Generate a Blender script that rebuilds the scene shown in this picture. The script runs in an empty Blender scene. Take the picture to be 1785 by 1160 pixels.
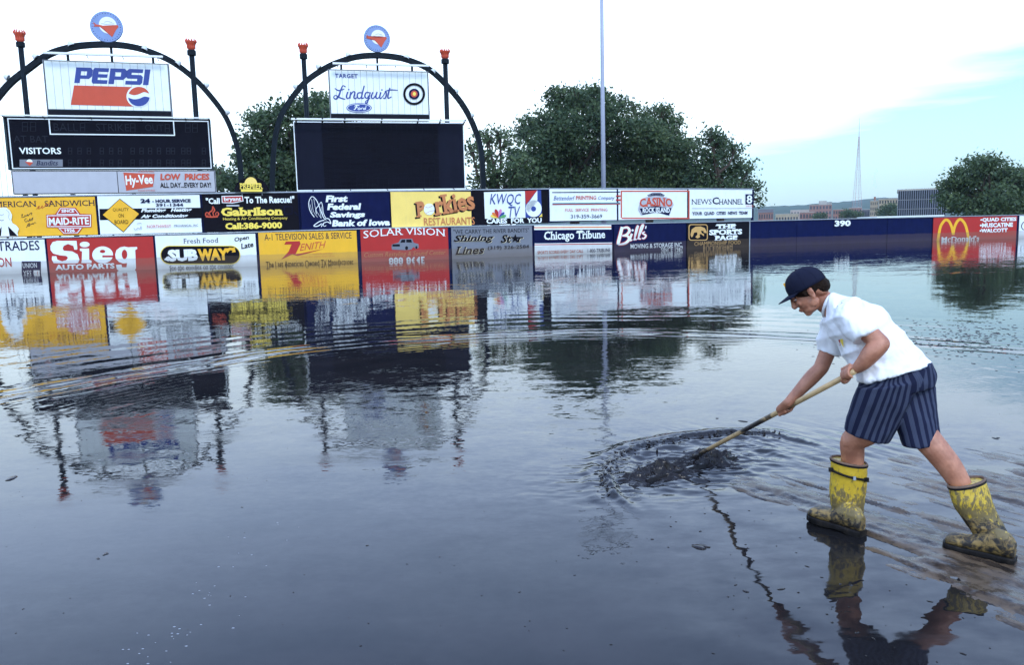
import bpy, bmesh, math, random
import numpy as np
from mathutils import Vector, Matrix, noise as mnoise

random.seed(7)
RNG = np.random.default_rng(11)
SC = bpy.context.scene
COL = SC.collection

# ------------------------------------------------------------ camera
F_PX, W_PX, H_PX = 1388.0, 1785.0, 1160.0
EYE = 1.70
PITCH = math.radians(7.16)
ROLL = math.radians(1.40)
cam_d = bpy.data.cameras.new("camera")
cam = bpy.data.objects.new("camera", cam_d)
COL.objects.link(cam)
cam.location = (0, 0, EYE)
CAM_R = Matrix.Rotation(math.radians(90) - PITCH, 3, 'X') @ Matrix.Rotation(-ROLL, 3, 'Z')
cam.rotation_euler = CAM_R.to_euler()
cam_d.sensor_width = 36.0
cam_d.lens = F_PX / W_PX * 36.0
cam_d.clip_start = 0.05
cam_d.clip_end = 12000
SC.camera = cam

# ------------------------------------------------------------ sky, sun, exposure
SUN_EL, SUN_AZ = math.radians(44), math.radians(158)     # azimuth clockwise from +Y: behind the camera, to its right
world = bpy.data.worlds.new("World")
SC.world = world
world.use_nodes = True
wn, wl = world.node_tree.nodes, world.node_tree.links
wn.clear()
def wnode(t, **kw):
    n = wn.new(t)
    for k, v in kw.items():
        setattr(n, k, v)
    return n
def wmath(op, a, b=None, clamp=False):
    n = wnode('ShaderNodeMath', operation=op, use_clamp=clamp)
    for i, v in enumerate((a, b)):
        if v is None: continue
        if isinstance(v, (int, float)): n.inputs[i].default_value = v
        else: wl.new(v, n.inputs[i])
    return n.outputs[0]
def wsmooth(v, lo, hi, a=0.0, b=1.0):
    n = wnode('ShaderNodeMapRange', interpolation_type='SMOOTHSTEP')
    n.inputs['From Min'].default_value = lo; n.inputs['From Max'].default_value = hi
    n.inputs['To Min'].default_value = a; n.inputs['To Max'].default_value = b
    wl.new(v, n.inputs['Value'])
    return n.outputs[0]
sky = wnode('ShaderNodeTexSky', sky_type='NISHITA')
sky.sun_disc = False
sky.sun_elevation = SUN_EL
sky.sun_rotation = SUN_AZ
sky.air_density = 1.0; sky.dust_density = 1.6; sky.ozone_density = 1.5
tc = wnode('ShaderNodeTexCoord')
sep = wnode('ShaderNodeSeparateXYZ')
wl.new(tc.outputs['Generated'], sep.inputs[0])
mp = wnode('ShaderNodeMapping'); mp.inputs['Scale'].default_value = (1.6, 1.6, 13.0)
wl.new(tc.outputs['Generated'], mp.inputs[0])
nz = wnode('ShaderNodeTexNoise'); nz.inputs['Scale'].default_value = 1.7
nz.inputs['Detail'].default_value = 7; nz.inputs['Roughness'].default_value = 0.55
wl.new(mp.outputs[0], nz.inputs['Vector'])
nzc = wmath('SUBTRACT', nz.outputs['Fac'], 0.5)
X, Y, Z = sep.outputs
thr = wmath('ADD', wmath('MULTIPLY', X, 0.42), -0.045)
lvl = wmath('ADD', wmath('SUBTRACT', Z, thr), wmath('MULTIPLY', nzc, 0.16))
cover = wsmooth(lvl, -0.035, 0.05, 0.0, 1.0)
# the cloud sheet thins overhead, where the blue of the sky comes through
nz2 = wnode('ShaderNodeTexNoise'); nz2.inputs['Scale'].default_value = 2.2; nz2.inputs['Detail'].default_value = 5
wl.new(tc.outputs['Generated'], nz2.inputs['Vector'])
thin = wmath('ADD', wsmooth(Z, 0.24, 0.62, 0.08, 0.60), wmath('MULTIPLY', wmath('SUBTRACT', nz2.outputs['Fac'], 0.5), 0.25))
thin = wmath('MULTIPLY', thin, wsmooth(Z, 0.17, 0.33, 0.0, 1.0))
cover = wmath('MULTIPLY', cover, wmath('SUBTRACT', 1.0, thin), clamp=True)
cover = wmath('MAXIMUM', cover, wsmooth(Z, -0.02, 0.30, 0.26, 0.10))
mixc = wnode('ShaderNodeMix', data_type='RGBA')
wl.new(cover, mixc.inputs['Factor'])
skc = wnode('ShaderNodeMix', data_type='RGBA', blend_type='MULTIPLY')
skc.inputs['Factor'].default_value = 1.0
wl.new(sky.outputs[0], skc.inputs['A'])
tint = wnode('ShaderNodeMix', data_type='RGBA'); wl.new(wsmooth(Z, 0.1, 0.5), tint.inputs['Factor'])
tint.inputs['A'].default_value = (1.5, 2.0, 2.1, 1); tint.inputs['B'].default_value = (1.5, 2.3, 3.7, 1)
wl.new(tint.outputs['Result'], skc.inputs['B'])
wl.new(skc.outputs['Result'], mixc.inputs['A'])
ccol = wnode('ShaderNodeMix', data_type='RGBA'); wl.new(wsmooth(Z, 0.12, 0.34), ccol.inputs['Factor'])
ccol.inputs['A'].default_value = (15.2, 18.2, 20.0, 1); ccol.inputs['B'].default_value = (14.6, 18.8, 26.5, 1)
wl.new(ccol.outputs['Result'], mixc.inputs['B'])
bg = wnode('ShaderNodeBackground'); bg.inputs['Strength'].default_value = 0.12
wl.new(mixc.outputs['Result'], bg.inputs['Color'])
wo = wnode('ShaderNodeOutputWorld'); wl.new(bg.outputs[0], wo.inputs['Surface'])

sun_d = bpy.data.lights.new("sun", 'SUN')
sun_d.energy = 1.5; sun_d.angle = math.radians(12); sun_d.color = (1.0, 0.98, 0.90)
sun = bpy.data.objects.new("sun", sun_d); COL.objects.link(sun)
sdir = Vector((math.sin(SUN_AZ) * math.cos(SUN_EL), math.cos(SUN_AZ) * math.cos(SUN_EL), math.sin(SUN_EL)))
sun.rotation_euler = (-sdir).to_track_quat('-Z', 'Y').to_euler()

SC.view_settings.view_transform = 'Standard'
SC.view_settings.look = 'None'
SC.view_settings.exposure = -0.20
SC.view_settings.gamma = 1.0
SC.view_settings.use_curve_mapping = False
SC.cycles.max_bounces = 8
SC.cycles.sample_clamp_indirect = 4.0

# ------------------------------------------------------------ calibration: photo measurement -> point in the place
RIGHT3 = CAM_R @ Vector((1, 0, 0)); UP3 = CAM_R @ Vector((0, 1, 0)); FWD3 = CAM_R @ Vector((0, 0, -1))
def ray(px, py):
    return FWD3 + RIGHT3 * ((px - W_PX / 2) / F_PX) + UP3 * (-(py - H_PX / 2) / F_PX)
def P(px, py, Y):
    d = ray(px, py); t = Y / d.y
    return Vector((d.x * t, Y, EYE + d.z * t))
def G(px, py, z=0.0):
    d = ray(px, py); t = (z - EYE) / d.z
    return Vector((d.x * t, d.y * t, z))

# ------------------------------------------------------------ objects
def wloc(o):
    v = Vector((0, 0, 0))
    while o is not None:
        v += o.location; o = o.parent
    return v
def link(name, me, parent=None):
    o = bpy.data.objects.new(name, me); COL.objects.link(o)
    if parent is not None: o.parent = parent
    return o
def mk(name, verts, faces, mat, parent=None, smooth=False):
    me = bpy.data.meshes.new(name)
    L = wloc(parent) if parent is not None else Vector((0, 0, 0))
    me.from_pydata([(v[0] - L.x, v[1] - L.y, v[2] - L.z) for v in verts], [], faces)
    if mat: me.materials.append(mat)
    if smooth: me.polygons.foreach_set('use_smooth', [True] * len(me.polygons))
    me.update()
    return link(name, me, parent)
def mk_bm(name, bm, mat, parent=None, smooth=False):
    me = bpy.data.meshes.new(name)
    if parent is not None:
        L = wloc(parent); bmesh.ops.translate(bm, verts=bm.verts, vec=-L)
    bm.to_mesh(me); bm.free()
    if mat: me.materials.append(mat)
    if smooth: me.polygons.foreach_set('use_smooth', [True] * len(me.polygons))
    return link(name, me, parent)
def tag(o, label=None, cat=None, group=None, kind=None):
    if label: o['label'] = label
    if cat: o['category'] = cat
    if group: o['group'] = group
    if kind: o['kind'] = kind
    return o
def thing(name, label, cat, loc=(0, 0, 0), group=None):
    o = bpy.data.objects.new(name, None); COL.objects.link(o)
    o.location = loc
    o.empty_display_size = 0.2
    return tag(o, label, cat, group)

class MB:
    """collects simple solids into one mesh"""
    def __init__(s): s.v, s.f = [], []
    def add(s, vs, fs):
        n = len(s.v); s.v += [tuple(v) for v in vs]; s.f += [[n + i for i in f] for f in fs]; return s
    def box(s, c, h, ax=None):
        ax = ax or (Vector((1, 0, 0)), Vector((0, 1, 0)), Vector((0, 0, 1))); c = Vector(c)
        vs = [c + ax[0] * (h[0] * i) + ax[1] * (h[1] * j) + ax[2] * (h[2] * k) for i in (-1, 1) for j in (-1, 1) for k in (-1, 1)]
        return s.add(vs, [(0, 1, 3, 2), (4, 6, 7, 5), (0, 4, 5, 1), (2, 3, 7, 6), (0, 2, 6, 4), (1, 5, 7, 3)])
    def tube(s, pts, rad, n=8, cap=True):
        pts = [Vector(p) for p in pts]
        if isinstance(rad, (int, float)): rad = [rad] * len(pts)
        rings = []
        ref = Vector((0, 0, 1))
        d0 = (pts[1] - pts[0]).normalized()
        if abs(d0.dot(ref)) > 0.9: ref = Vector((1, 0, 0))
        vs = []
        for i, p in enumerate(pts):
            d = (pts[min(i + 1, len(pts) - 1)] - pts[max(i - 1, 0)]).normalized()
            a = d.cross(ref).normalized(); ref = a.cross(d).normalized()
            for k in range(n):
                t = 2 * math.pi * k / n
                vs.append(p + a * (rad[i] * math.cos(t)) + ref * (rad[i] * math.sin(t)))
        fs = [(i * n + k, i * n + (k + 1) % n, (i + 1) * n + (k + 1) % n, (i + 1) * n + k) for i in range(len(pts) - 1) for k in range(n)]
        if cap: fs += [list(range(n))[::-1], [(len(pts) - 1) * n + k for k in range(n)]]
        return s.add(vs, fs)
    def lathe(s, c, prof, n=12, up=Vector((0, 0, 1)), xa=None, sx=1, sy=1):
        c = Vector(c); up = Vector(up).normalized()
        xa = xa or (Vector((1, 0, 0)) if abs(up.x) < 0.9 else Vector((0, 1, 0)))
        ya = up.cross(xa).normalized(); xa = ya.cross(up).normalized()
        vs = [c + up * z + xa * (r * sx * math.cos(2 * math.pi * k / n)) + ya * (r * sy * math.sin(2 * math.pi * k / n)) for r, z in prof for k in range(n)]
        fs = [(i * n + k, i * n + (k + 1) % n, (i + 1) * n + (k + 1) % n, (i + 1) * n + k) for i in range(len(prof) - 1) for k in range(n)]
        fs += [list(range(n))[::-1], [(len(prof) - 1) * n + k for k in range(n)]]
        return s.add(vs, fs)
    def ball(s, c, r, n=10, m=6, ax=None):
        if isinstance(r, (int, float)): r = (r, r, r)
        ax = ax or (Vector((1, 0, 0)), Vector((0, 1, 0)), Vector((0, 0, 1))); c = Vector(c)
        vs = [c - ax[2] * r[2]]
        for i in range(1, m):
            t = -math.pi / 2 + math.pi * i / m
            for k in range(n):
                p = 2 * math.pi * k / n
                vs.append(c + ax[0] * (r[0] * math.cos(t) * math.cos(p)) + ax[1] * (r[1] * math.cos(t) * math.sin(p)) + ax[2] * (r[2] * math.sin(t)))
        vs.append(c + ax[2] * r[2]); e = len(vs) - 1
        fs = [(0, 1 + (k + 1) % n, 1 + k) for k in range(n)] + [(e, 1 + (m - 2) * n + k, 1 + (m - 2) * n + (k + 1) % n) for k in range(n)]
        fs += [(1 + i * n + k, 1 + i * n + (k + 1) % n, 1 + (i + 1) * n + (k + 1) % n, 1 + (i + 1) * n + k) for i in range(m - 2) for k in range(n)]
        return s.add(vs, fs)
    def build(s, name, mat, parent=None, smooth=False):
        return mk(name, s.v, s.f, mat, parent, smooth)

# ------------------------------------------------------------ materials
MATS = {}
def nmath(nt, op, a, b=None, c=None, clamp=False):
    n = nt.nodes.new('ShaderNodeMath'); n.operation = op; n.use_clamp = clamp
    for i, v in enumerate((a, b, c)):
        if v is None: continue
        if isinstance(v, (int, float)): n.inputs[i].default_value = v
        else: nt.links.new(v, n.inputs[i])
    return n.outputs[0]
def nmix(nt, f, a, b, blend='MIX'):
    n = nt.nodes.new('ShaderNodeMix'); n.data_type = 'RGBA'; n.blend_type = blend
    for key, v in (('Factor', f), ('A', a), ('B', b)):
        if isinstance(v, (int, float)): n.inputs[key].default_value = v
        elif isinstance(v, tuple): n.inputs[key].default_value = (v + (1,))[:4]
        else: nt.links.new(v, n.inputs[key])
    return n.outputs['Result']
def nnoise(nt, vec, scale, detail=4, rough=0.5, dist=0.0):
    n = nt.nodes.new('ShaderNodeTexNoise'); n.inputs['Scale'].default_value = scale
    n.inputs['Detail'].default_value = detail; n.inputs['Roughness'].default_value = rough; n.inputs['Distortion'].default_value = dist
    if vec is not None: nt.links.new(vec, n.inputs['Vector'])
    return n
def nmap(nt, vec, scale=(1, 1, 1), rot=(0, 0, 0), loc=(0, 0, 0)):
    n = nt.nodes.new('ShaderNodeMapping'); n.inputs['Scale'].default_value = scale
    n.inputs['Rotation'].default_value = rot; n.inputs['Location'].default_value = loc
    nt.links.new(vec, n.inputs['Vector']); return n.outputs[0]
def nrange(nt, v, a, b, c=0.0, d=1.0, smooth=True):
    n = nt.nodes.new('ShaderNodeMapRange'); n.interpolation_type = 'SMOOTHSTEP' if smooth else 'LINEAR'
    n.inputs['From Min'].default_value = a; n.inputs['From Max'].default_value = b
    n.inputs['To Min'].default_value = c; n.inputs['To Max'].default_value = d
    nt.links.new(v, n.inputs['Value']); return n.outputs[0]
def newmat(name):
    m = bpy.data.materials.new(name); m.use_nodes = True
    nt = m.node_tree; b = nt.nodes['Principled BSDF']
    return m, nt, b
def wpos(nt):
    g = nt.nodes.new('ShaderNodeNewGeometry'); return g.outputs['Position']
def mat(name, col, rough=0.6, vary=0.12, scale=3.0, metal=0.0, bump=0.0, stain=False, spec=0.4, dirt=None):
    """painted or plain surface with uneven tone; stain adds the brown flood mark low on the outfield wall"""
    key = name
    if max(col) < 0.14 and metal == 0: spec = min(spec, 0.05)
    if key in MATS: return MATS[key]
    m, nt, b = newmat(name)
    pos = wpos(nt)
    n1 = nnoise(nt, pos, scale, 5, 0.6)
    n2 = nnoise(nt, nmap(nt, pos, (1, 1, 0.15)), scale * 2.2, 4, 0.6)
    f = nmath(nt, 'ADD', nmath(nt, 'MULTIPLY', n1.outputs['Fac'], 0.6), nmath(nt, 'MULTIPLY', n2.outputs['Fac'], 0.4))
    f = nrange(nt, f, 0.3, 0.7)
    lo = tuple(c * (1 - vary) for c in col); hi = tuple(min(1, c * (1 + vary)) for c in col)
    c = nmix(nt, f, lo, hi)
    if dirt:
        n3 = nnoise(nt, nmap(nt, pos, (1, 1, 0.25)), scale * 1.3, 6, 0.7)
        c = nmix(nt, nrange(nt, n3.outputs['Fac'], 0.52, 0.75, 0, dirt[1]), c, dirt[0])
    if stain:
        s = nt.nodes.new('ShaderNodeSeparateXYZ'); nt.links.new(pos, s.inputs[0])
        n4 = nnoise(nt, nmap(nt, pos, (1, 1, 0.05)), 1.2, 5, 0.6)
        zz = nmath(nt, 'ADD', s.outputs['Z'], nmath(nt, 'MULTIPLY', nmath(nt, 'SUBTRACT', n4.outputs['Fac'], 0.5), 0.16))
        c = nmix(nt, nrange(nt, zz, 0.66, 0.74, 0.36 if max(col) > 0.14 else 0.20, 0.0), c, (0.17, 0.125, 0.085))
        c = nmix(nt, nrange(nt, zz, 0.05, 0.5, 0.35 if max(col) > 0.14 else 0.15, 0.0), c, (0.12, 0.09, 0.07))
    nt.links.new(c, b.inputs['Base Color'])
    b.inputs['Roughness'].default_value = rough
    b.inputs['Metallic'].default_value = metal
    b.inputs['Specular IOR Level'].default_value = spec
    if bump:
        bn = nt.nodes.new('ShaderNodeBump'); bn.inputs['Strength'].default_value = bump; bn.inputs['Distance'].default_value = 0.02
        nt.links.new(n1.outputs['Fac'], bn.inputs['Height']); nt.links.new(bn.outputs[0], b.inputs['Normal'])
    MATS[key] = m
    return m
PAL = {
 'white': (0.80, 0.86, 0.86), 'offwhite': (0.66, 0.67, 0.66), 'yellow': (0.84, 0.45, 0.018), 'lemon': (0.90, 0.66, 0.16),
 'lettergold': (0.88, 0.68, 0.10), 'red': (0.42, 0.016, 0.014), 'brick': (0.55, 0.07, 0.03), 'navy': (0.005, 0.008, 0.048),
 'blue': (0.02, 0.05, 0.26), 'black': (0.006, 0.005, 0.009), 'dark': (0.009, 0.009, 0.015), 'slate': (0.17, 0.185, 0.22), 'orange': (0.75, 0.20, 0.03),
 'brown': (0.16, 0.05, 0.03), 'pink': (0.62, 0.22, 0.42), 'green': (0.10, 0.36, 0.12), 'grey': (0.30, 0.31, 0.33), 'tan': (0.60, 0.36, 0.12),
 'sky': (0.20, 0.33, 0.60), 'faint': (0.018, 0.020, 0.030), 'cream': (0.75, 0.66, 0.45), 'teal': (0.03, 0.25, 0.30), 'wallblue': (0.004, 0.008, 0.052),
 'purple': (0.16, 0.04, 0.06), 'rust': (0.55, 0.20, 0.07), 'dullwhite': (0.45, 0.46, 0.50)}
def paint(c, low=False):
    dk = c in ('navy', 'black', 'dark', 'wallblue')
    return mat('paint_' + c + ('_low' if low else ''), PAL[c], rough=0.45 if not dk else 0.4, vary=0.05 if not dk else 0.15, scale=1.5, stain=low,
               dirt=((0.35, 0.33, 0.3), 0.10) if c in ('white', 'offwhite', 'yellow', 'lemon') else None)
# ------------------------------------------------------------ the flooded field: water, mud ground, terrain
def axis_coords(lo, hi, segs):
    out = [lo]; x = lo
    for end, step in segs:
        n = max(1, int(round((end - x) / step)))
        out += list(np.linspace(x, end, n + 1)[1:]); x = end
    return np.array(out)
def grid_mesh(name, xs, ys, Zf, m, smooth=True):
    Xg, Yg = np.meshgrid(xs, ys)
    Zg = Zf(Xg, Yg)
    co = np.stack([Xg, Yg, Zg], -1).reshape(-1, 3).astype(np.float32)
    nx, ny = len(xs), len(ys)
    i = np.arange(nx - 1)[None, :] + nx * np.arange(ny - 1)[:, None]
    q = np.stack([i, i + 1, i + 1 + nx, i + nx], -1).reshape(-1).astype(np.int32)
    me = bpy.data.meshes.new(name)
    me.vertices.add(len(co)); me.vertices.foreach_set('co', co.ravel())
    nf = (nx - 1) * (ny - 1)
    me.loops.add(nf * 4); me.loops.foreach_set('vertex_index', q)
    me.polygons.add(nf); me.polygons.foreach_set('loop_start', np.arange(nf, dtype=np.int32) * 4)
    me.polygons.foreach_set('loop_total', np.full(nf, 4, np.int32))
    me.update(); me.validate()
    me.polygons.foreach_set('use_smooth', np.full(nf, smooth))
    me.materials.append(m)
    return link(name, me)
# value noise on arrays
_perm = RNG.random((256, 256))
def vnoise(x, y):
    xi = np.floor(x).astype(int); yi = np.floor(y).astype(int)
    fx = x - xi; fy = y - yi
    fx = fx * fx * fx * (fx * (fx * 6 - 15) + 10); fy = fy * fy * fy * (fy * (fy * 6 - 15) + 10)
    g = lambda a, b: _perm[a % 256, b % 256]
    return (g(xi, yi) * (1 - fx) + g(xi + 1, yi) * fx) * (1 - fy) + (g(xi, yi + 1) * (1 - fx) + g(xi + 1, yi + 1) * fx) * fy - 0.5
def fbm(x, y, o=4, g=0.5):
    s = 0; a = 1.0
    for k in range(o):
        s = s + a * vnoise(x * 2 ** k + 17.3 * k, y * 2 ** k - 9.1 * k); a *= g
    return s
def sstep(a, b, v):
    t = np.clip((v - a) / (b - a), 0, 1); return t * t * (3 - 2 * t)
def poly_sdf(poly, Xg, Yg):
    """signed distance, positive inside"""
    inside = np.zeros_like(Xg, bool); best = np.full_like(Xg, 1e9)
    n = len(poly)
    for i in range(n):
        x1, y1 = poly[i][:2]; x2, y2 = poly[(i + 1) % n][:2]
        dx, dy = x2 - x1, y2 - y1
        t = np.clip(((Xg - x1) * dx + (Yg - y1) * dy) / (dx * dx + dy * dy + 1e-12), 0, 1)
        best = np.minimum(best, np.hypot(Xg - x1 - t * dx, Yg - y1 - t * dy))
        c = (y1 > Yg) != (y2 > Yg)
        xin = (x2 - x1) * (Yg - y1) / (y2 - y1 + 1e-12) + x1
        inside ^= c & (Xg < xin)
    return np.where(inside, best, -best)

BLADE_A, BLADE_B = G(1128, 842), G(1284, 801)
HEAD_C = (BLADE_A + BLADE_B) / 2
# direction in which the blade has been dragged over the mud
DRAG = (G(1785, 955) - G(1380, 832)); DRAG.normalize()
DN = Vector((-DRAG.y, DRAG.x, 0))
def stroke_uv(Xg, Yg):
    return Xg * DRAG.x + Yg * DRAG.y, Xg * DN.x + Yg * DN.y
SCRAPED = [G(*p) for p in ((1235, 838), (1380, 836), (1520, 872), (1660, 917), (1800, 960), (1950, 1010), (1950, 1190), (1800, 1132), (1690, 1090), (1600, 1030), (1500, 965), (1400, 905), (1290, 868))]
WETLAND = [G(*p) for p in ((1215, 850), (1330, 800), (1480, 792), (1650, 775), (1820, 760), (2050, 760), (2050, 1230), (1850, 1180), (1720, 1120), (1620, 1060), (1520, 990), (1400, 925), (1290, 885))]
SCRAPED2 = [G(*p) for p in ((1570, 838), (1700, 812), (1820, 790), (2000, 790), (2000, 930), (1800, 912), (1690, 872))]

def ground_z(Xg, Yg):
    base = -0.055 - 0.30 * sstep(16, 45, Yg) - 0.25 * sstep(3, 12, np.abs(Xg - 2.5))
    u, v = stroke_uv(Xg, Yg)
    st = fbm(u * 2.4, v * 13, 4, 0.55) + 0.35 * fbm(Xg * 7, Yg * 9, 3)              # streaks along the drag
    lump = fbm(Xg * 5, Yg * 5, 4)
    s1 = poly_sdf(SCRAPED, Xg, Yg) + 0.30 * fbm(u * 1.1, v * 9, 4)
    s2 = poly_sdf(SCRAPED2, Xg, Yg) + 0.34 * fbm(u * 1.0 + 9, v * 7, 4)
    up = np.maximum(sstep(-0.12, 0.22, s1), 0.93 * sstep(-0.12, 0.26, s2))
    z = base + up * 0.0665 + up * (0.016 * st + 0.008 * lump + 0.006 * fbm(Xg * 22, Yg * 22, 2))
    s3 = poly_sdf(WETLAND, Xg, Yg) + 0.2 * fbm(u * 1.0 + 4, v * 5, 3)
    z = np.maximum(z, -0.055 + 0.053 * sstep(-0.15, 0.2, s3) + sstep(-0.1, 0.2, s3) * (0.013 * st + 0.004 * lump))
    # push-up ridges at the border of each pass
    for (a, b, w, hh) in ((G(1330, 822), G(1720, 934), 0.012, 0.016), (G(1547, 826), G(1745, 884), 0.014, 0.016), (G(1500, 985), G(1602, 1030), 0.010, 0.011)):
        d = (b - a); L = d.length; d = d / L
        t = (Xg - a.x) * d.x + (Yg - a.y) * d.y; q = (Xg - a.x) * (-d.y) + (Yg - a.y) * d.x
        q = q + 0.03 * fbm(t * 2.5, t * 0 + 3.3, 2)
        m_ = sstep(0, 0.12, t) * sstep(L, L - 0.12, t)
        z = z + (hh + (-0.0 if hh < 0.013 else 0)) * np.exp(-(q / w) ** 2) * m_ * (0.75 + 1.0 * fbm(t * 9, q * 9, 2))
    return z

def mud_material():
    m, nt, b = newmat('wet_mud')
    pos = wpos(nt)
    ang = math.atan2(DRAG.y, DRAG.x)
    v = nmap(nt, nmap(nt, pos, rot=(0, 0, -ang)), (1.8, 5.5, 1))
    n1 = nnoise(nt, v, 2.4, 8, 0.62, 0.4); n2 = nnoise(nt, pos, 22, 5, 0.6)
    f = nmath(nt, 'ADD', nmath(nt, 'MULTIPLY', n1.outputs['Fac'], 0.75), nmath(nt, 'MULTIPLY', n2.outputs['Fac'], 0.25))
    c = nmix(nt, nrange(nt, f, 0.36, 0.64), (0.018, 0.014, 0.013), (0.115, 0.078, 0.048))
    nt.links.new(c, b.inputs['Base Color'])
    nt.links.new(nrange(nt, f, 0.36, 0.62, 0.06, 0.42), b.inputs['Roughness'])
    b.inputs['Specular IOR Level'].default_value = 0.33
    bn = nt.nodes.new('ShaderNodeBump'); bn.inputs['Strength'].default_value = 0.7; bn.inputs['Distance'].default_value = 0.012
    nt.links.new(f, bn.inputs['Height']); nt.links.new(bn.outputs[0], b.inputs['Normal'])
    return m
MUD = mud_material()
xs = axis_coords(-60, 70, [(-8, 4), (0.5, 0.4), (4.6, 0.016), (8, 0.3), (70, 4)])
ys = axis_coords(-8, 84, [(2.0, 0.5), (6.3, 0.016), (12, 0.3), (84, 3)])
field = grid_mesh('field_ground', xs, ys, ground_z, MUD)
tag(field, kind='structure', label='wet brown mud of the ball field scraped bare beside the boots')

# water: one sheet, fine where the mud is being pushed
RING_C = Vector((0.75, 5.75, 0))
def pile_envelope(Xg, Yg):
    ax = (BLADE_B - BLADE_A); L = ax.length; ax = ax / L
    nn = Vector((-ax.y, ax.x, 0))
    t = (Xg - BLADE_A.x) * ax.x + (Yg - BLADE_A.y) * ax.y
    q = (Xg - BLADE_A.x) * nn.x + (Yg - BLADE_A.y) * nn.y
    return t, q, L
def water_z(Xg, Yg):
    z = np.zeros_like(Xg)
    near = (np.abs(Xg - 1.4) < 2.6) & (np.abs(Yg - 5.9) < 2.2)
    x, y = Xg[near], Yg[near]
    if x.size:
        t, q, L = pile_envelope(x, y)
        # bow wave: a crest line that wraps the blade's left end and runs off to the right behind it
        crest = [G(*p) for p in ((1130, 905), (1068, 862), (1055, 825), (1075, 797), (1120, 779), (1190, 765), (1270, 756), (1345, 757), (1420, 775), (1480, 800))]
        best = np.full_like(x, 9.0); par = np.zeros_like(x)
        for i in range(len(crest) - 1):
            a, b = crest[i], crest[i + 1]; d = b - a
            tt = np.clip(((x - a.x) * d.x + (y - a.y) * d.y) / d.length_squared, 0, 1)
            dd = np.hypot(x - a.x - tt * d.x, y - a.y - tt * d.y)
            k = dd < best; best = np.where(k, dd, best); par = np.where(k, i + tt, par)
        amp = sstep(0, 1.5, par) * sstep(9.0, 6.0, par)
        br = 0.75 + 0.7 * fbm(x * 3.5, y * 3.5, 2) + 0.7 * fbm(x * 16, y * 16, 3)
        best = best + 0.02 * fbm(x * 11, y * 11, 2)
        h = 0.036 * amp * np.exp(-(best / 0.042) ** 2) * np.clip(br, 0.1, 2) + 0.012 * amp * np.exp(-((best - .12) / 0.05) ** 2)
        inner = np.exp(-((t - L * 0.62) / 0.75) ** 2 - ((q - 0.12) / 0.42) ** 2)
        rid = 1 - np.abs(2 * fbm(x * 3.3 + 0.7 * y, y * 7.5, 3))
        h += 0.028 * inner * (rid - 0.7)
        h += 0.018 * inner * fbm(x * 8, y * 14, 3)
        # trailing streams on the far side of the scraped lane
        u, v = stroke_uv(x, y)
        trail = np.exp(-((x - 2.1) / 0.9) ** 2 - ((y - 6.0) / 0.55) ** 2)
        h += 0.012 * trail * fbm(u * 2.2, v * 13, 3)
        z[near] = h
    near2 = (np.abs(Xg) < 7) & (Yg > 2) & (Yg < 15)
    return z

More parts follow.
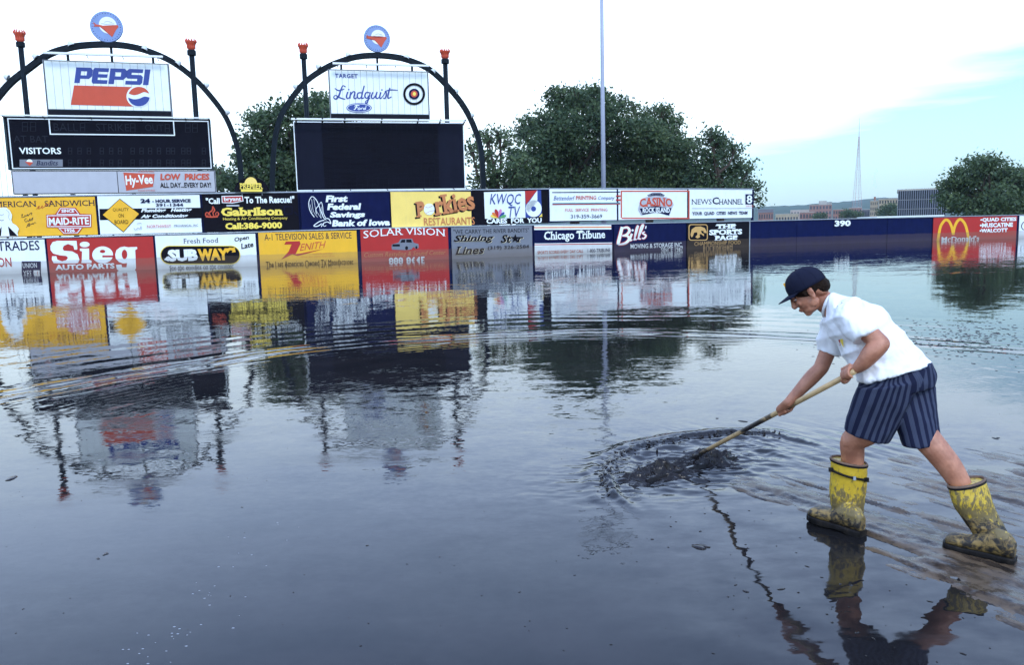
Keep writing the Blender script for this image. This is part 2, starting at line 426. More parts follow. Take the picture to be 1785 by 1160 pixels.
def water_material():
    m, nt, b = newmat('muddy_water')
    L = nt.links
    pos = wpos(nt)
    sp = nt.nodes.new('ShaderNodeSeparateXYZ'); L.new(pos, sp.inputs[0])
    x, y = sp.outputs['X'], sp.outputs['Y']
    # radial coordinate around the pushed mud, for the rings that travel out over the field
    wob = nnoise(nt, pos, 0.35, 3, 0.5)
    rx = nmath(nt, 'SUBTRACT', x, RING_C.x); ry = nmath(nt, 'SUBTRACT', y, RING_C.y)
    rr = nmath(nt, 'SQRT', nmath(nt, 'ADD', nmath(nt, 'MULTIPLY', nmath(nt, 'MULTIPLY', rx, rx), 1.12), nmath(nt, 'MULTIPLY', ry, ry)))
    rw = nmath(nt, 'ADD', rr, nmath(nt, 'MULTIPLY', wob.outputs['Fac'], 1.1))
    def band(c, w):
        d = nmath(nt, 'DIVIDE', nmath(nt, 'SUBTRACT', rw, c), w)
        return nmath(nt, 'EXPONENT', nmath(nt, 'MULTIPLY', nmath(nt, 'MULTIPLY', d, d), -1))
    # which part of the circle carries them: the far and far-left side
    brk = nnoise(nt, nmap(nt, pos, (1, 1, 1)), 0.55, 3, 0.5)
    arc = nmath(nt, 'MULTIPLY', nrange(nt, ry, 0.5, 3.5), nrange(nt, brk.outputs['Fac'], 0.38, 0.58, 0.25, 1.0))
    s1 = nmath(nt, 'MULTIPLY', nmath(nt, 'SINE', nmath(nt, 'MULTIPLY', rw, 2 * math.pi / 0.42)), nmath(nt, 'MULTIPLY', band(8.1, 0.62), 0.075))
    s2 = nmath(nt, 'MULTIPLY', nmath(nt, 'SINE', nmath(nt, 'MULTIPLY', rw, 2 * math.pi / 0.17)), nmath(nt, 'MULTIPLY', band(7.6, 1.0), 0.034))
    s3 = nmath(nt, 'MULTIPLY', nmath(nt, 'SINE', nmath(nt, 'MULTIPLY', rw, 2 * math.pi / 0.75)), nmath(nt, 'MULTIPLY', band(10.0, 1.6), 0.014))
    s4 = nmath(nt, 'MULTIPLY', nmath(nt, 'SINE', nmath(nt, 'MULTIPLY', rw, 2 * math.pi / 0.11)), nmath(nt, 'MULTIPLY', band(5.2, 1.1), 0.010))
    ssum = nmath(nt, 'MULTIPLY', nmath(nt, 'ADD', nmath(nt, 'ADD', s1, s2), nmath(nt, 'ADD', s3, s4)), arc)
    inv = nmath(nt, 'DIVIDE', ssum, nmath(nt, 'MAXIMUM', rr, 0.3))
    sx = nmath(nt, 'MULTIPLY', inv, rx); sy = nmath(nt, 'MULTIPLY', inv, ry)
    # wind ripple slopes at three sizes; amount differs from patch to patch
    def slopes(scale, stretch, detail=3):
        n = nnoise(nt, nmap(nt, pos, stretch), scale, detail, 0.6)
        s = nt.nodes.new('ShaderNodeSeparateColor'); L.new(n.outputs['Color'], s.inputs[0])
        return nmath(nt, 'SUBTRACT', s.outputs[0], 0.5), nmath(nt, 'SUBTRACT', s.outputs[1], 0.5)
    patch = nnoise(nt, nmap(nt, pos, (0.6, 1, 1)), 0.35, 3, 0.55)
    gp = nrange(nt, patch.outputs['Fac'], 0.36, 0.68, 0.0, 1.0)
    # choppy belt right of the boards' reflection and around the worker
    bx = nmath(nt, 'DIVIDE', nmath(nt, 'SUBTRACT', x, 0.1), 2.4); by = nmath(nt, 'DIVIDE', nmath(nt, 'SUBTRACT', y, 8.0), 2.3)
    belt = nmath(nt, 'EXPONENT', nmath(nt, 'MULTIPLY', nmath(nt, 'ADD', nmath(nt, 'MULTIPLY', bx, bx), nmath(nt, 'MULTIPLY', by, by)), -1))
    cx_ = nmath(nt, 'DIVIDE', nmath(nt, 'SUBTRACT', x, 1.6), 1.5); cy_ = nmath(nt, 'DIVIDE', nmath(nt, 'SUBTRACT', y, 5.8), 0.9)
    churn = nmath(nt, 'EXPONENT', nmath(nt, 'MULTIPLY', nmath(nt, 'ADD', nmath(nt, 'MULTIPLY', cx_, cx_), nmath(nt, 'MULTIPLY', cy_, cy_)), -1))
    lx, ly = slopes(0.9, (0.5, 1, 1), 2)
    mx, my = slopes(5.0, (0.55, 1, 1), 3)
    fx, fy = slopes(26.0, (0.6, 1, 1), 3)
    far = nrange(nt, y, 12, 40)
    side = nmath(nt, 'MULTIPLY', nrange(nt, x, 0.2, 1.3), nrange(nt, y, 7.0, 5.0))
    a_l = nmath(nt, 'ADD', 0.012, nmath(nt, 'MULTIPLY', gp, 0.022))
    a_m = nmath(nt, 'ADD', nmath(nt, 'ADD', nmath(nt, 'ADD', 0.014, nmath(nt, 'MULTIPLY', far, 0.010)), nmath(nt, 'MULTIPLY', gp, 0.042)), nmath(nt, 'ADD', nmath(nt, 'MULTIPLY', belt, 0.06), nmath(nt, 'ADD', nmath(nt, 'MULTIPLY', side, 0.12), nmath(nt, 'MULTIPLY', churn, 0.11))))
    a_f = nmath(nt, 'ADD', nmath(nt, 'ADD', nmath(nt, 'ADD', 0.022, nmath(nt, 'MULTIPLY', far, 0.016)), nmath(nt, 'MULTIPLY', gp, 0.022)), nmath(nt, 'ADD', nmath(nt, 'MULTIPLY', belt, 0.05), nmath(nt, 'MULTIPLY', churn, 0.08)))
    def tot(s, l, mm, f):
        return nmath(nt, 'ADD', nmath(nt, 'ADD', s, nmath(nt, 'MULTIPLY', l, a_l)), nmath(nt, 'ADD', nmath(nt, 'MULTIPLY', mm, a_m), nmath(nt, 'MULTIPLY', f, a_f)))
    TX, TY = tot(sx, lx, mx, fx), tot(sy, ly, my, fy)
    cmb = nt.nodes.new('ShaderNodeCombineXYZ'); L.new(TX, cmb.inputs[0]); L.new(TY, cmb.inputs[1])
    geo = nt.nodes.new('ShaderNodeNewGeometry')
    va = nt.nodes.new('ShaderNodeVectorMath'); va.operation = 'ADD'; L.new(cmb.outputs[0], va.inputs[0]); L.new(geo.outputs['Normal'], va.inputs[1])
    vn = nt.nodes.new('ShaderNodeVectorMath'); vn.operation = 'NORMALIZE'; L.new(va.outputs[0], vn.inputs[0])
    L.new(vn.outputs[0], b.inputs['Normal'])
    silt = nnoise(nt, nmap(nt, pos, (0.7, 1.3, 1)), 1.1, 6, 0.6, 0.6)
    c = nmix(nt, nrange(nt, silt.outputs['Fac'], 0.35, 0.7), (0.009, 0.009, 0.010), (0.018, 0.016, 0.017))
    L.new(c, b.inputs['Base Color'])
    film = nnoise(nt, nmap(nt, pos, (0.5, 1.4, 1)), 1.6, 6, 0.65, 0.8)
    L.new(nmath(nt, 'ADD', 0.02, nmath(nt, 'MULTIPLY', nrange(nt, film.outputs['Fac'], 0.42, 0.68), nrange(nt, y, 12, 6, 0.01, 0.10))), b.inputs['Roughness'])
    b.inputs['IOR'].default_value = 1.36
    b.inputs['Specular IOR Level'].default_value = 0.5
    return m
WATER = water_material()
xs = axis_coords(-120, 120, [(-10, 10), (-0.6, 0.5), (3.4, 0.013), (10, 0.3), (120, 10)])
ys = axis_coords(-20, 74, [(3, 1.5), (4.6, 0.10), (7.7, 0.014), (16, 0.4), (74, 4)])
# the sheet stops at the outfield wall line (the far edge is set when the wall plan is known)
ys = axis_coords(-20, 95, [(3, 1.5), (4.6, 0.10), (7.7, 0.014), (16, 0.4), (95, 4)])
water = grid_mesh('water', xs, ys, water_z, WATER)
tag(water, kind='structure', label='shallow muddy flood water over the field, mirroring the boards')

# ------------------------------------------------------------ outfield wall
WALL_T = [(-260, 45.6), (-150, 46.2), (85, 47.5), (350, 49.5), (540, 51.3), (700, 53.5), (860, 56.2), (1000, 59.2), (1130, 62.5), (1250, 66), (1330, 68.5), (1470, 72), (1630, 74.5), (1785, 76.5), (2100, 80)]
def wall_pt(px, back=0.0):
    """foot point of the outfield wall where it is seen at this bearing"""
    for (a, ya), (b, yb) in zip(WALL_T, WALL_T[1:]):
        if px <= b or b == 2100:
            Yd = ya + (yb - ya) * (px - a) / (b - a); break
    p = P(px, 414 - px * 0.022, Yd)
    return Vector((p.x, p.y + back, 0))
MIDZ, TOPZ = 2.16, 4.62
def mz(px): return float(np.interp(px, [60, 400, 700, 860, 1000, 1250, 1470, 1800], [2.05, 2.11, 2.21, 2.22, 2.17, 2.17, 2.20, 2.18]))
def tz(px): return float(np.interp(px, [90, 440, 750, 890, 1020, 1260], [4.52, 4.60, 4.66, 4.77, 4.85, 4.88]))
def uz0(px): return float(np.interp(px, [700, 890, 1000], [2.21, 2.31, 2.46])) if px > 300 else 2.19

class Plane:
    """upright plane through two foot points; photo measurements are carried onto it"""
    def __init__(s, a, b, fwd=0.0):
        s.S = Vector((b.x - a.x, b.y - a.y, 0)); s.len = s.S.length; s.S.normalize()
        s.N = Vector((s.S.y, -s.S.x, 0))          # towards the camera
        s.O = Vector((a.x, a.y, 0)) + s.N * fwd
        s.layer = 0; s.crop = (0, 0, 1)
    def hit(s, cx, cy):
        ox, oy, k = s.crop
        d = ray(ox + cx / k, oy + cy / k)
        t = (s.O - Vector((0, 0, EYE))).dot(s.N) / d.dot(s.N)
        p = Vector((0, 0, EYE)) + d * t
        return (p - s.O).dot(s.S), p.z
    def at(s, u, z, off=0.0):
        return s.O + s.S * u + Vector((0, 0, z)) + s.N * off
    def rect(s, x0, y0, x1, y1):
        cy, cx = (y0 + y1) / 2, (x0 + x1) / 2
        return s.hit(x0, cy)[0], s.hit(cx, y1)[1], s.hit(x1, cy)[0], s.hit(cx, y0)[1]
    def nxt(s):
        s.layer += 1; return 0.006 * s.layer + s.base
    base = 0.0

def slab(pl, name, u0, z0, u1, z1, off, th, m, parent):
    """box on a plane: front face at off, thickness th going back"""
    c = pl.at((u0 + u1) / 2, (z0 + z1) / 2, off - th / 2)
    return MB().box(c, (abs(u1 - u0) / 2, th / 2, abs(z1 - z0) / 2), (pl.S, pl.N, Vector((0, 0, 1)))).build(name, m, parent)

# --- print on the boards
def catmull(pts, k=5, closed=False):
    pts = [tuple(map(float, p)) for p in pts]; n = len(pts); out = []
    rng = range(n if closed else n - 1)
    for i in rng:
        p0 = pts[(i - 1) % n] if closed or i > 0 else pts[i]
        p1, p2 = pts[i], pts[(i + 1) % n]
        p3 = pts[(i + 2) % n] if closed or i + 2 < n else p2
        for j in range(k):
            t = j / k
            out.append(tuple(0.5 * (2 * b + (c - a) * t + (2 * a - 5 * b + 4 * c - d) * t * t + (3 * b - a - 3 * c + d) * t ** 3) for a, b, c, d in zip(p0, p1, p2, p3)))
    if not closed: out.append(pts[-1])
    return out
def shapes(pl, name, polys, c, parent, low=False, off=None):
    """flat filled outlines, given as lists of photo points"""
    off = pl.nxt() if off is None else off
    if 1 < len(polys) <= 12:
        for q in polys[1:]: shapes(pl, name, [q], c, parent, low, off)
        polys = polys[:1]
    bm = bmesh.new()
    for poly in polys:
        vs = [bm.verts.new(pl.at(*pl.hit(*p), off)) for p in poly]
        try: f = bm.faces.new(vs)
        except ValueError: continue
        f.normal_update()
    bmesh.ops.triangulate(bm, faces=[f for f in bm.faces if len(f.verts) > 4], ngon_method='EAR_CLIP')
    return mk_bm(name, bm, paint(c, low), parent)
def ell(cx, cy, rx, ry, n=28, rot=0, a0=0, a1=360):
    out = []
    for k in range(n + (0 if a1 - a0 == 360 else 1)):
        t = math.radians(a0 + (a1 - a0) * k / n)
        x, y = rx * math.cos(t), ry * math.sin(t); r = math.radians(rot)
        out.append((cx + x * math.cos(r) - y * math.sin(r), cy + x * math.sin(r) + y * math.cos(r)))
    return out
def rc(x0, y0, x1, y1, sh=0, sl=0):
    return [(x0 + sh, y0), (x1 + sh, y0 + sl), (x1, y1 + sl), (x0, y1)]
def ring(cx, cy, r0, r1, n=28, ky=1.0):
    return [[(cx + r * math.cos(t), cy + ky * r * math.sin(t)) for r, t in ((r0, a), (r1, a), (r1, b), (r0, b))] for a, b in ((2 * math.pi * k / n, 2 * math.pi * (k + 1) / n) for k in range(n))]
def strokes(pl, name, lines, c, parent, low=False, k=4, nib=None, off=None):
    """brush or pen strokes: each line = (points, width or widths[, straight])"""
    off = pl.nxt() if off is None else off
    V, Fc = [], []; lay = 0
    for ln in lines:
        pts, w = ln[0], ln[1]; straight = len(ln) > 2
        ws = w if isinstance(w, (list, tuple)) else [w] * len(pts)
        q = [(p[0], p[1], ww) for p, ww in zip(pts, ws)]
        q = q if straight else catmull(q, k)
        lay += 1; o = off + 0.0004 * lay
        base = len(V)
        for i, (x, y, ww) in enumerate(q):
            a = q[max(i - 1, 0)]; b = q[min(i + 1, len(q) - 1)]
            dx, dy = b[0] - a[0], b[1] - a[1]; L = math.hypot(dx, dy) or 1
            if nib: nx, ny = math.cos(math.radians(nib)), -math.sin(math.radians(nib))
            else: nx, ny = -dy / L, dx / L
            ex = 0
            for s_ in (-0.5, 0.5): V.append(pl.at(*pl.hit(x + nx * ww * s_, y + ny * ww * s_), o))
        for i in range(len(q) - 1): Fc.append((base + 2 * i, base + 2 * i + 1, base + 2 * i + 3, base + 2 * i + 2))
    return mk(name, V, Fc, paint(c, low), parent)

_TXT = {}
def glyphs(body, bold, shear, spacing):
    key = (body, bold, shear, spacing)
    if key in _TXT: return _TXT[key]
    cu = bpy.data.curves.new('t', 'FONT'); cu.body = body; cu.size = 1; cu.shear = shear
    cu.offset = bold; cu.resolution_u = 2; cu.space_character = spacing; cu.fill_mode = 'FRONT' if hasattr(cu, 'fill_mode') else cu.fill_mode
    o = bpy.data.objects.new('t', cu)
    me = bpy.data.meshes.new_from_object(o)
    v = [(p.co.x, p.co.y) for p in me.vertices]; f = [tuple(p.vertices) for p in me.polygons]
    bpy.data.objects.remove(o); bpy.data.curves.remove(cu); bpy.data.meshes.remove(me)
    _TXT[key] = (v, f)
    return _TXT[key]
def text(pl, body, x0, y0, x1, y1, c, parent, bold=0.0, shear=0.0, serif=0.0, rot=0.0, arc=0.0, spacing=1.0, low=False, name='lettering', off=None, clip=None, sl=0.0):
    """lettering fitted into the box x0,y0,x1,y1 (photo points); rot in degrees, arc bends the line, serif adds feet to the stems"""
    off = pl.nxt() if off is None else off
    v, f = glyphs(body, bold, shear, spacing)
    xs_ = [a for a, _ in v]; ys_ = [b for _, b in v]
    ax, bx, ay, by = min(xs_), max(xs_), min(ys_), max(ys_)
    v = list(v); f = [tuple(i) for i in f]; nb = len(v)
    extra = []
    if serif:
        serif *= 1.7
        cnt = {}
        for fc in f:
            for i in range(len(fc)):
                e = tuple(sorted((fc[i], fc[(i + 1) % len(fc)]))); cnt[e] = cnt.get(e, 0) + 1
        cap = max(ys_); heights = (0.0, cap if cap > 0.6 else 0.73, 0.73, 0.55)
        th = 0.055 + bold
        seen = set()
        for (i, j), n_ in cnt.items():
            if n_ != 1: continue
            (xa, ya), (xb, yb) = v[i], v[j]
            if abs(ya - yb) > 0.004 or not 0.03 < abs(xa - xb) < 0.30: continue
            lowf = abs(ya) < 0.03 + bold; hi = abs(ya - by) < 0.03 or abs(ya - 0.55) < 0.035 or abs(ya - 0.73) < 0.035
            if not (lowf or hi): continue
            key = (round((xa + xb) / 2, 2), round(ya, 2))
            if key in seen: continue
            seen.add(key)
            l, r = min(xa, xb) - serif, max(xa, xb) + serif
            yy0, yy1 = (ya, ya + th) if lowf else (ya - th, ya)
            extra.append([(l, yy0), (r, yy0), (r, yy1), (l, yy1)])
    u0, z0, u1, z1 = pl.rect(x0, y0, x1, y1)
    cu_, cz = (u0 + u1) / 2, (z0 + z1) / 2
    cr, sr = math.cos(math.radians(rot)), math.sin(math.radians(rot))
    def mp_(p, o):
        a = (p[0] - ax) / (bx - ax) - 0.5; b_ = (p[1] - ay) / (by - ay) - 0.5
        uu = a * (u1 - u0); zz = b_ * (z1 - z0) + arc * (z1 - z0) * (0.25 - a * a) * 4 + sl * (z1 - z0) * a
        return pl.at(cu_ + uu * cr - zz * sr, cz + uu * sr + zz * cr, o)
    V = [mp_(p, off) for p in v]
    for q in extra:
        n_ = len(V); V += [mp_(p, off + 0.0015) for p in q]; f.append((n_, n_ + 1, n_ + 2, n_ + 3))
    return mk(name, V, f, paint(c, low), parent)

# --- the wall itself
Wn = 46
wall = thing('outfield_wall', 'long dark blue outfield wall standing in the flood water', 'wall', wall_pt(700, 0.3))
NPX = [-260, -130, 79, 268, 447.3, 624.3, 783, 928.5, 1068, 1195.3, 1306.8, 1400, 1500, 1625.5, 1774.5, 1990, 2100]
Wn = len(NPX) - 1
NODES = [wall_pt(q) for q in NPX]
def node_back(i, b):
    a_, c_ = NODES[max(i - 1, 0)], NODES[min(i + 1, Wn)]
    d = (c_ - a_).normalized(); n_ = Vector((-d.y, d.x, 0))
    return NODES[i] + n_ * b
def wall_strip(name, z0, z1, f0, f1, m, px1=None, parent=wall):
    """bent bar following the wall; f0 front and f1 back distance behind the sign line; z0, z1 heights along it"""
    pts = [(node_back(i, f0), node_back(i, f1), NPX[i]) for i in range(Wn + 1) if px1 is None or NPX[i] <= px1]
    if px1 is not None:
        e = wall_pt(px1); d = (wall_pt(px1 + 5) - wall_pt(px1 - 5)).normalized(); n_ = Vector((-d.y, d.x, 0))
        pts.append((e + n_ * f0, e + n_ * f1, px1))
    V = []
    for a_, b_, q in pts:
        V += [(a_.x, a_.y, z0(q)), (a_.x, a_.y, z1(q)), (b_.x, b_.y, z1(q)), (b_.x, b_.y, z0(q))]
    Fc = [(4 * i + k, 4 * i + (k + 1) % 4, 4 * i + 4 + (k + 1) % 4, 4 * i + 4 + k) for i in range(len(pts) - 1) for k in range(4)]
    Fc += [(0, 1, 2, 3), tuple(4 * (len(pts) - 1) + k for k in (3, 2, 1, 0))]
    return mk(name, V, Fc, m, parent)
M_wall = paint('wallblue', True)
M_rail = mat('galvanised', (0.33, 0.37, 0.42), 0.5, 0.15, 4, metal=0.3)
wall_strip('lower_wall', lambda q: -0.7, lambda q: mz(q) - 0.03, 0.06, 0.30, M_wall)
wall_strip('cap_rail', lambda q: mz(q) - 0.026, lambda q: mz(q) + 0.04, -0.03, 0.36, M_rail)
wall_strip('upper_wall', lambda q: uz0(q) - .04, lambda q: tz(q) - 0.05, 0.42, 0.55, paint('wallblue'), 1317)
wall_strip('top_rail', lambda q: tz(q) - 0.046, lambda q: tz(q) + 0.03, 0.36, 0.60, M_rail, 1318)
# posts of the upper row, seen in the gap below it and at its free end
for k in range(0, 34):
    px = -230 + k * 47
    if px > 1312: break
    p = wall_pt(px); d = (wall_pt(px + 5) - wall_pt(px - 5)).normalized(); n_ = Vector((-d.y, d.x, 0))
    MB().box(p + n_ * 0.66 + Vector((0, 0, 2.2)), (0.05, 0.05, 2.35), (d, n_, Vector((0, 0, 1)))).build('post', M_rail, wall)
p = wall_pt(1318.5); d = (wall_pt(1325) - wall_pt(1310)).normalized(); n_ = Vector((-d.y, d.x, 0))
MB().box(p + n_ * 0.48 + Vector((0, 0, (2.2 + 4.86) / 2)), (0.05, 0.10, (4.86 - 2.24) / 2), (d, n_, Vector((0, 0, 1)))).build('end_post', paint('navy'), wall)
# joint strips between the wall panels right of the last sign
for px in (1307.5, 1390, 1470, 1548, 1774.5, 1850):
    p = wall_pt(px); d = (wall_pt(px + 5) - wall_pt(px - 5)).normalized(); n_ = Vector((-d.y, d.x, 0))
    w_ = 0.05 if px in (1307.5, 1774.5) else 0.02
    MB().box(p + n_ * 0.045 + Vector((0, 0, 0.8)), (w_, 0.03, 1.38), (d, n_, Vector((0, 0, 1)))).build('joint_strip', M_rail if px in (1307.5,) else paint('navy', True), wall)
num = Plane(wall_pt(1400), wall_pt(1540), 0.02)
text(num, '390', 1455, 384, 1483, 395, 'white', wall, bold=0.05, name='distance_marker', off=0.0)

def sign(xa, xb, row, c, label, crop, inset=0.06, fwd=0.05):
    """one advertising board: row 'low' reaches down under the water, row 'up' sits above the rail"""
    pl = Plane(wall_pt(xa), wall_pt(xb), fwd if row == 'low' else -0.30)
    r = thing('advertising_sign', label, 'sign', pl.at(pl.len / 2, 0 if row == 'low' else MIDZ + 0.1), group='advertising boards on the outfield wall')
    low = row == 'low'
    xm = (xa + xb) / 2; z0, z1 = (-0.6, mz(xm) - 0.075) if low else (uz0(xm), tz(xm) - 0.085)
    slab(pl, 'board', inset, z0, pl.len - inset, z1, 0.0, 0.05, paint(c, low), r)
    pl.crop = crop; pl.base = 0.004; pl.low = low; pl.z0, pl.z1 = z0, z1; pl.inset = inset
    return pl, r
C5, C6, C7 = (0, 325, 5.397), (250, 325, 5.397), (520, 325, 5.397)
C8, C9 = (770, 315, 5.95), (1050, 315, 5.95)
def fill(pl, r, name, u0, z0, u1, z1, c):
    """flat coloured field given in metres on the board"""
    off = pl.nxt()
    return mk(name, [pl.at(u0, z0, off), pl.at(u1, z0, off), pl.at(u1, z1, off), pl.at(u0, z1, off)], [(0, 1, 2, 3)], paint(c, pl.low), r)

# ---- lower row
pl, r = sign(-130, 79, 'low', 'white', 'white board at the far left edge of the photo ending in "G TRADES"', C5)
text(pl, 'BUILDING TRADES', -560, 520, 372, 612, 'navy', r, bold=0.01, low=True)
text(pl, 'UNION', -170, 672, 108, 762, 'red', r, bold=0.01, low=True)
shapes(pl, 'emblem', [rc(205, 706, 385, 945)], 'navy', r, True)
text(pl, 'UNION', 215, 722, 348, 768, 'white', r, low=True); text(pl, 'YES', 220, 792, 300, 842, 'white', r, low=True)
shapes(pl, 'tick_box', [rc(318, 790, 375, 865)], 'white', r, True)
strokes(pl, 'tick', [([(328, 815), (342, 835), (360, 800)], 6, 1)], 'red', r, True)

pl, r = sign(79, 268, 'low', 'red', 'red auto parts board with big white rounded serif letters', C5)
S_ = [(720,512),(728,580),(725,596),(700,596),(690,560),(640,542),(600,560),(590,585),(600,605),(680,612),(730,640),(748,690),(735,722),(690,724),(560,724),(505,722),(488,690),(490,658),(530,656),(540,690),(585,706),(625,694),(640,672),(625,655),(560,648),(500,632),(476,600),(474,560),(495,525),(540,512)]
I_ = [(752,585),(838,585),(840,690),(862,700),(862,722),(765,722),(770,690),(772,612),(752,606)]
E_o = ell(966, 645, 98, 80, 30); E_i = ell(966, 612, 26, 16, 12)
G_ = [(1290,570),(1292,588),(1272,600),(1280,770),(1268,790),(1120,792),(1100,782),(1092,738),(1142,736),(1150,762),(1190,762),(1196,722),(1160,726),(1120,712),(1090,680),(1084,640),(1096,600),(1130,574),(1170,566),(1210,574),(1228,572)]
shapes(pl, 'lettering', [S_, I_, ell(797, 547, 47, 26, 20), G_], 'white', r, True)
shapes(pl, 'lettering', [E_o], 'white', r, True)
shapes(pl, 'letter_counter', [E_i, rc(964, 650, 1066, 668), ell(1172, 640, 26, 44, 18)], 'red', r, True)
text(pl, 'AUTO PARTS', 520, 730, 1080, 782, 'white', r, bold=0.04, low=True)

pl, r = sign(268, 446.5, 'low', 'white', 'white sandwich shop board with a black oval and "Fresh Food"', C6)
text(pl, 'Fresh Food', 380, 488, 700, 534, 'navy', r, serif=0.03, low=True)
text(pl, 'Open', 855, 470, 995, 520, 'black', r, bold=0.02, shear=0.2, serif=0.02, rot=10, low=True)
text(pl, 'Late', 915, 530, 1035, 580, 'black', r, bold=0.02, shear=0.2, serif=0.02, rot=10, low=True)
def stad(x0, y0, x1, y1, n=10):
    ry = (y1 - y0) / 2; cy = (y0 + y1) / 2
    return [(x0 + ry + ry * 1.0 * math.cos(math.radians(a)), cy - ry * math.sin(math.radians(a))) for a in np.linspace(90, 270, n)] + [(x1 - ry + ry * math.cos(math.radians(a)), cy - ry * math.sin(math.radians(a))) for a in np.linspace(-90, 90, n)]
shapes(pl, 'emblem_border', [stad(158, 556, 914, 735)], 'lettergold', r, True)
shapes(pl, 'emblem', [stad(166, 564, 906, 727)], 'black', r, True)
text(pl, 'SUB', 230, 592, 512, 705, 'white', r, bold=0.065, low=True)
text(pl, 'WAY', 512, 586, 800, 698, 'yellow', r, bold=0.065, low=True)
shapes(pl, 'arrow', [[(195,690),(228,658),(232,675),(262,672),(262,690),(235,692),(240,706)]], 'white', r, True)
shapes(pl, 'arrow', [[(770,600),(810,575),(846,578),(858,572),(868,618),(832,622),(840,605),(815,600),(790,628)]], 'yellow', r, True)
text(pl, 'See the goodies on the counter', 240, 738, 850, 782, 'black', r, shear=0.3, low=True)

pl, r = sign(448, 622.5, 'low', 'yellow', 'yellow television shop board with a red lightning letter', C6)
text(pl, 'A-1 TELEVISION SALES & SERVICE', 1138, 440, 1958, 500, 'navy', r, low=True)
shapes(pl, 'emblem', [[(1340,520),(1470,515),(1478,540),(1430,640),(1700,588),(1450,655),(1400,640),(1295,690),(1365,615),(1395,545),(1325,548)]], 'red', r, True)
text(pl, 'ENITH', 1470, 528, 1718, 592, 'brick', r, bold=0.0, shear=0.35, sl=0.35, low=True)
text(pl, 'serving the quad cities', 1590, 624, 1778, 640, 'orange', r, low=True)
text(pl, 'since the early days of tv', 1480, 652, 1800, 668, 'orange', r, low=True)
text(pl, 'The Last American Owned TV Manufacturer', 1152, 695, 1975, 745, 'black', r, low=True)

pl, r = sign(626, 781.5, 'low', 'red', 'red car styling board with a grey pickup picture', C7)
text(pl, 'SOLAR VISION', 612, 412, 1375, 480, 'white', r, bold=0.0, serif=0.03, arc=0.35, low=True)
TR = [(880,545),(940,530),(962,495),(1070,492),(1085,530),(1130,542),(1132,580),(1105,590),(1085,570),(1065,592),(1040,598),(1000,600),(880,596),(876,570)]
shapes(pl, 'truck_picture', [TR], 'slate', r, True)
shapes(pl, 'truck_picture', [[(885,545),(955,545),(955,566),(885,566)], [(958,530),(972,502),(1005,500),(1005,528)], [(1015,528),(1015,500),(1060,500),(1070,528)], ell(1018, 580, 14, 18, 14), ell(1110, 575, 10, 14, 12)], 'dark', r, True)
text(pl, 'Custom Restyling & Sound Center', 618, 612, 1385, 668, 'rust', r, shear=0.3, serif=0.02, low=True)
text(pl, '999-9645', 850, 664, 1190, 740, 'white', r, bold=0.03, low=True)

pl, r = sign(784.5, 928, 'low', 'slate', 'grey blue coach line board with outlined black letters', C8)
text(pl, '"WE CARRY THE RIVER BANDITS"', 120, 500, 905, 545, 'black', r, low=True)
for dx, cc in ((6, 'cream'), (0, 'black')):
    text(pl, 'Shining', 122 + dx, 562 + dx * .6, 540 + dx, 650 + dx * .6, cc, r, bold=0.025, shear=0.3, serif=0.04, low=True)
    text(pl, 'St  r', 608 + dx, 560 + dx * .6, 845 + dx, 642 + dx * .6, cc, r, bold=0.025, shear=0.3, serif=0.04, low=True)
    text(pl, 'Lines', 140 + dx, 680 + dx * .6, 440 + dx, 765 + dx * .6, cc, r, bold=0.02, shear=0.3, serif=0.04, low=True)
star = [(760 + rr_ * math.sin(math.radians(36 * k)), 600 - rr_ * math.cos(math.radians(36 * k))) for k in range(10) for rr_ in ((48 if k % 2 == 0 else 20),)]
shapes(pl, 'star', [star], 'black', r, True)
text(pl, '(319) 326-2584', 475, 672, 902, 718, 'black', r, low=True)

pl, r = sign(929, 1067.5, 'low', 'navy', 'navy newspaper board with white gothic letters between striped bands', C8)
shapes(pl, 'band', [rc(958, 465, 1758, 512, sl=-6)], 'white', r, True)
shapes(pl, 'stripe', [rc(958, 482, 1758, 494, sl=-6)], 'orange', r, True)
shapes(pl, 'band', [rc(962, 652, 1765, 1200, sl=-10)], 'white', r, True)
shapes(pl, 'stripe', [rc(962, 660, 1765, 670, sl=-10)], 'red', r, True)
text(pl, 'Chicago Tribune', 1060, 520, 1692, 632, 'white', r, bold=0.02, serif=0.04, low=True)
strokes(pl, 'lettering', [([(1085, 530), (1065, 570), (1080, 610)], [8, 20, 8]), ([(1395, 535), (1440, 520), (1480, 538)], [5, 16, 5])], 'white', r, True, nib=45)
text(pl, 'SPORTS SCORES EVERY DAY CALL', 990, 722, 1465, 756, 'brick', r, bold=0.01, low=True)
text(pl, '1-800-TRIBUNE', 1510, 705, 1745, 744, 'navy', r, low=True)

pl, r = sign(1068.5, 1194.5, 'low', 'navy', 'dark navy moving company board with slanted white script', C9)
B_ = [([(205,480),(185,560),(165,640),(160,665)], [30, 32, 32, 20]), ([(195,500),(255,485),(280,520),(250,560),(205,572)], [14, 22, 26, 22, 12]), ([(205,572),(260,575),(275,610),(235,650),(165,664)], [12, 22, 26, 24, 14]),
      ([(305,550),(290,590),(288,620),(310,612)], [20, 22, 18, 8]), ([(325,620),(345,560),(370,470),(350,500),(335,600),(355,610)], [10, 16, 16, 14, 16, 8]), ([(365,610),(390,550),(425,462),(400,480),(375,590),(400,605)], [10, 16, 16, 14, 16, 8]), ([(440,530),(415,545),(450,570),(430,600),(408,595)], [8, 14, 16, 14, 8])]
strokes(pl, 'lettering_edge', [(p_, [w + 12 for w in ws]) for p_, ws in B_], 'brick', r, True)
strokes(pl, 'lettering', B_, 'white', r, True)
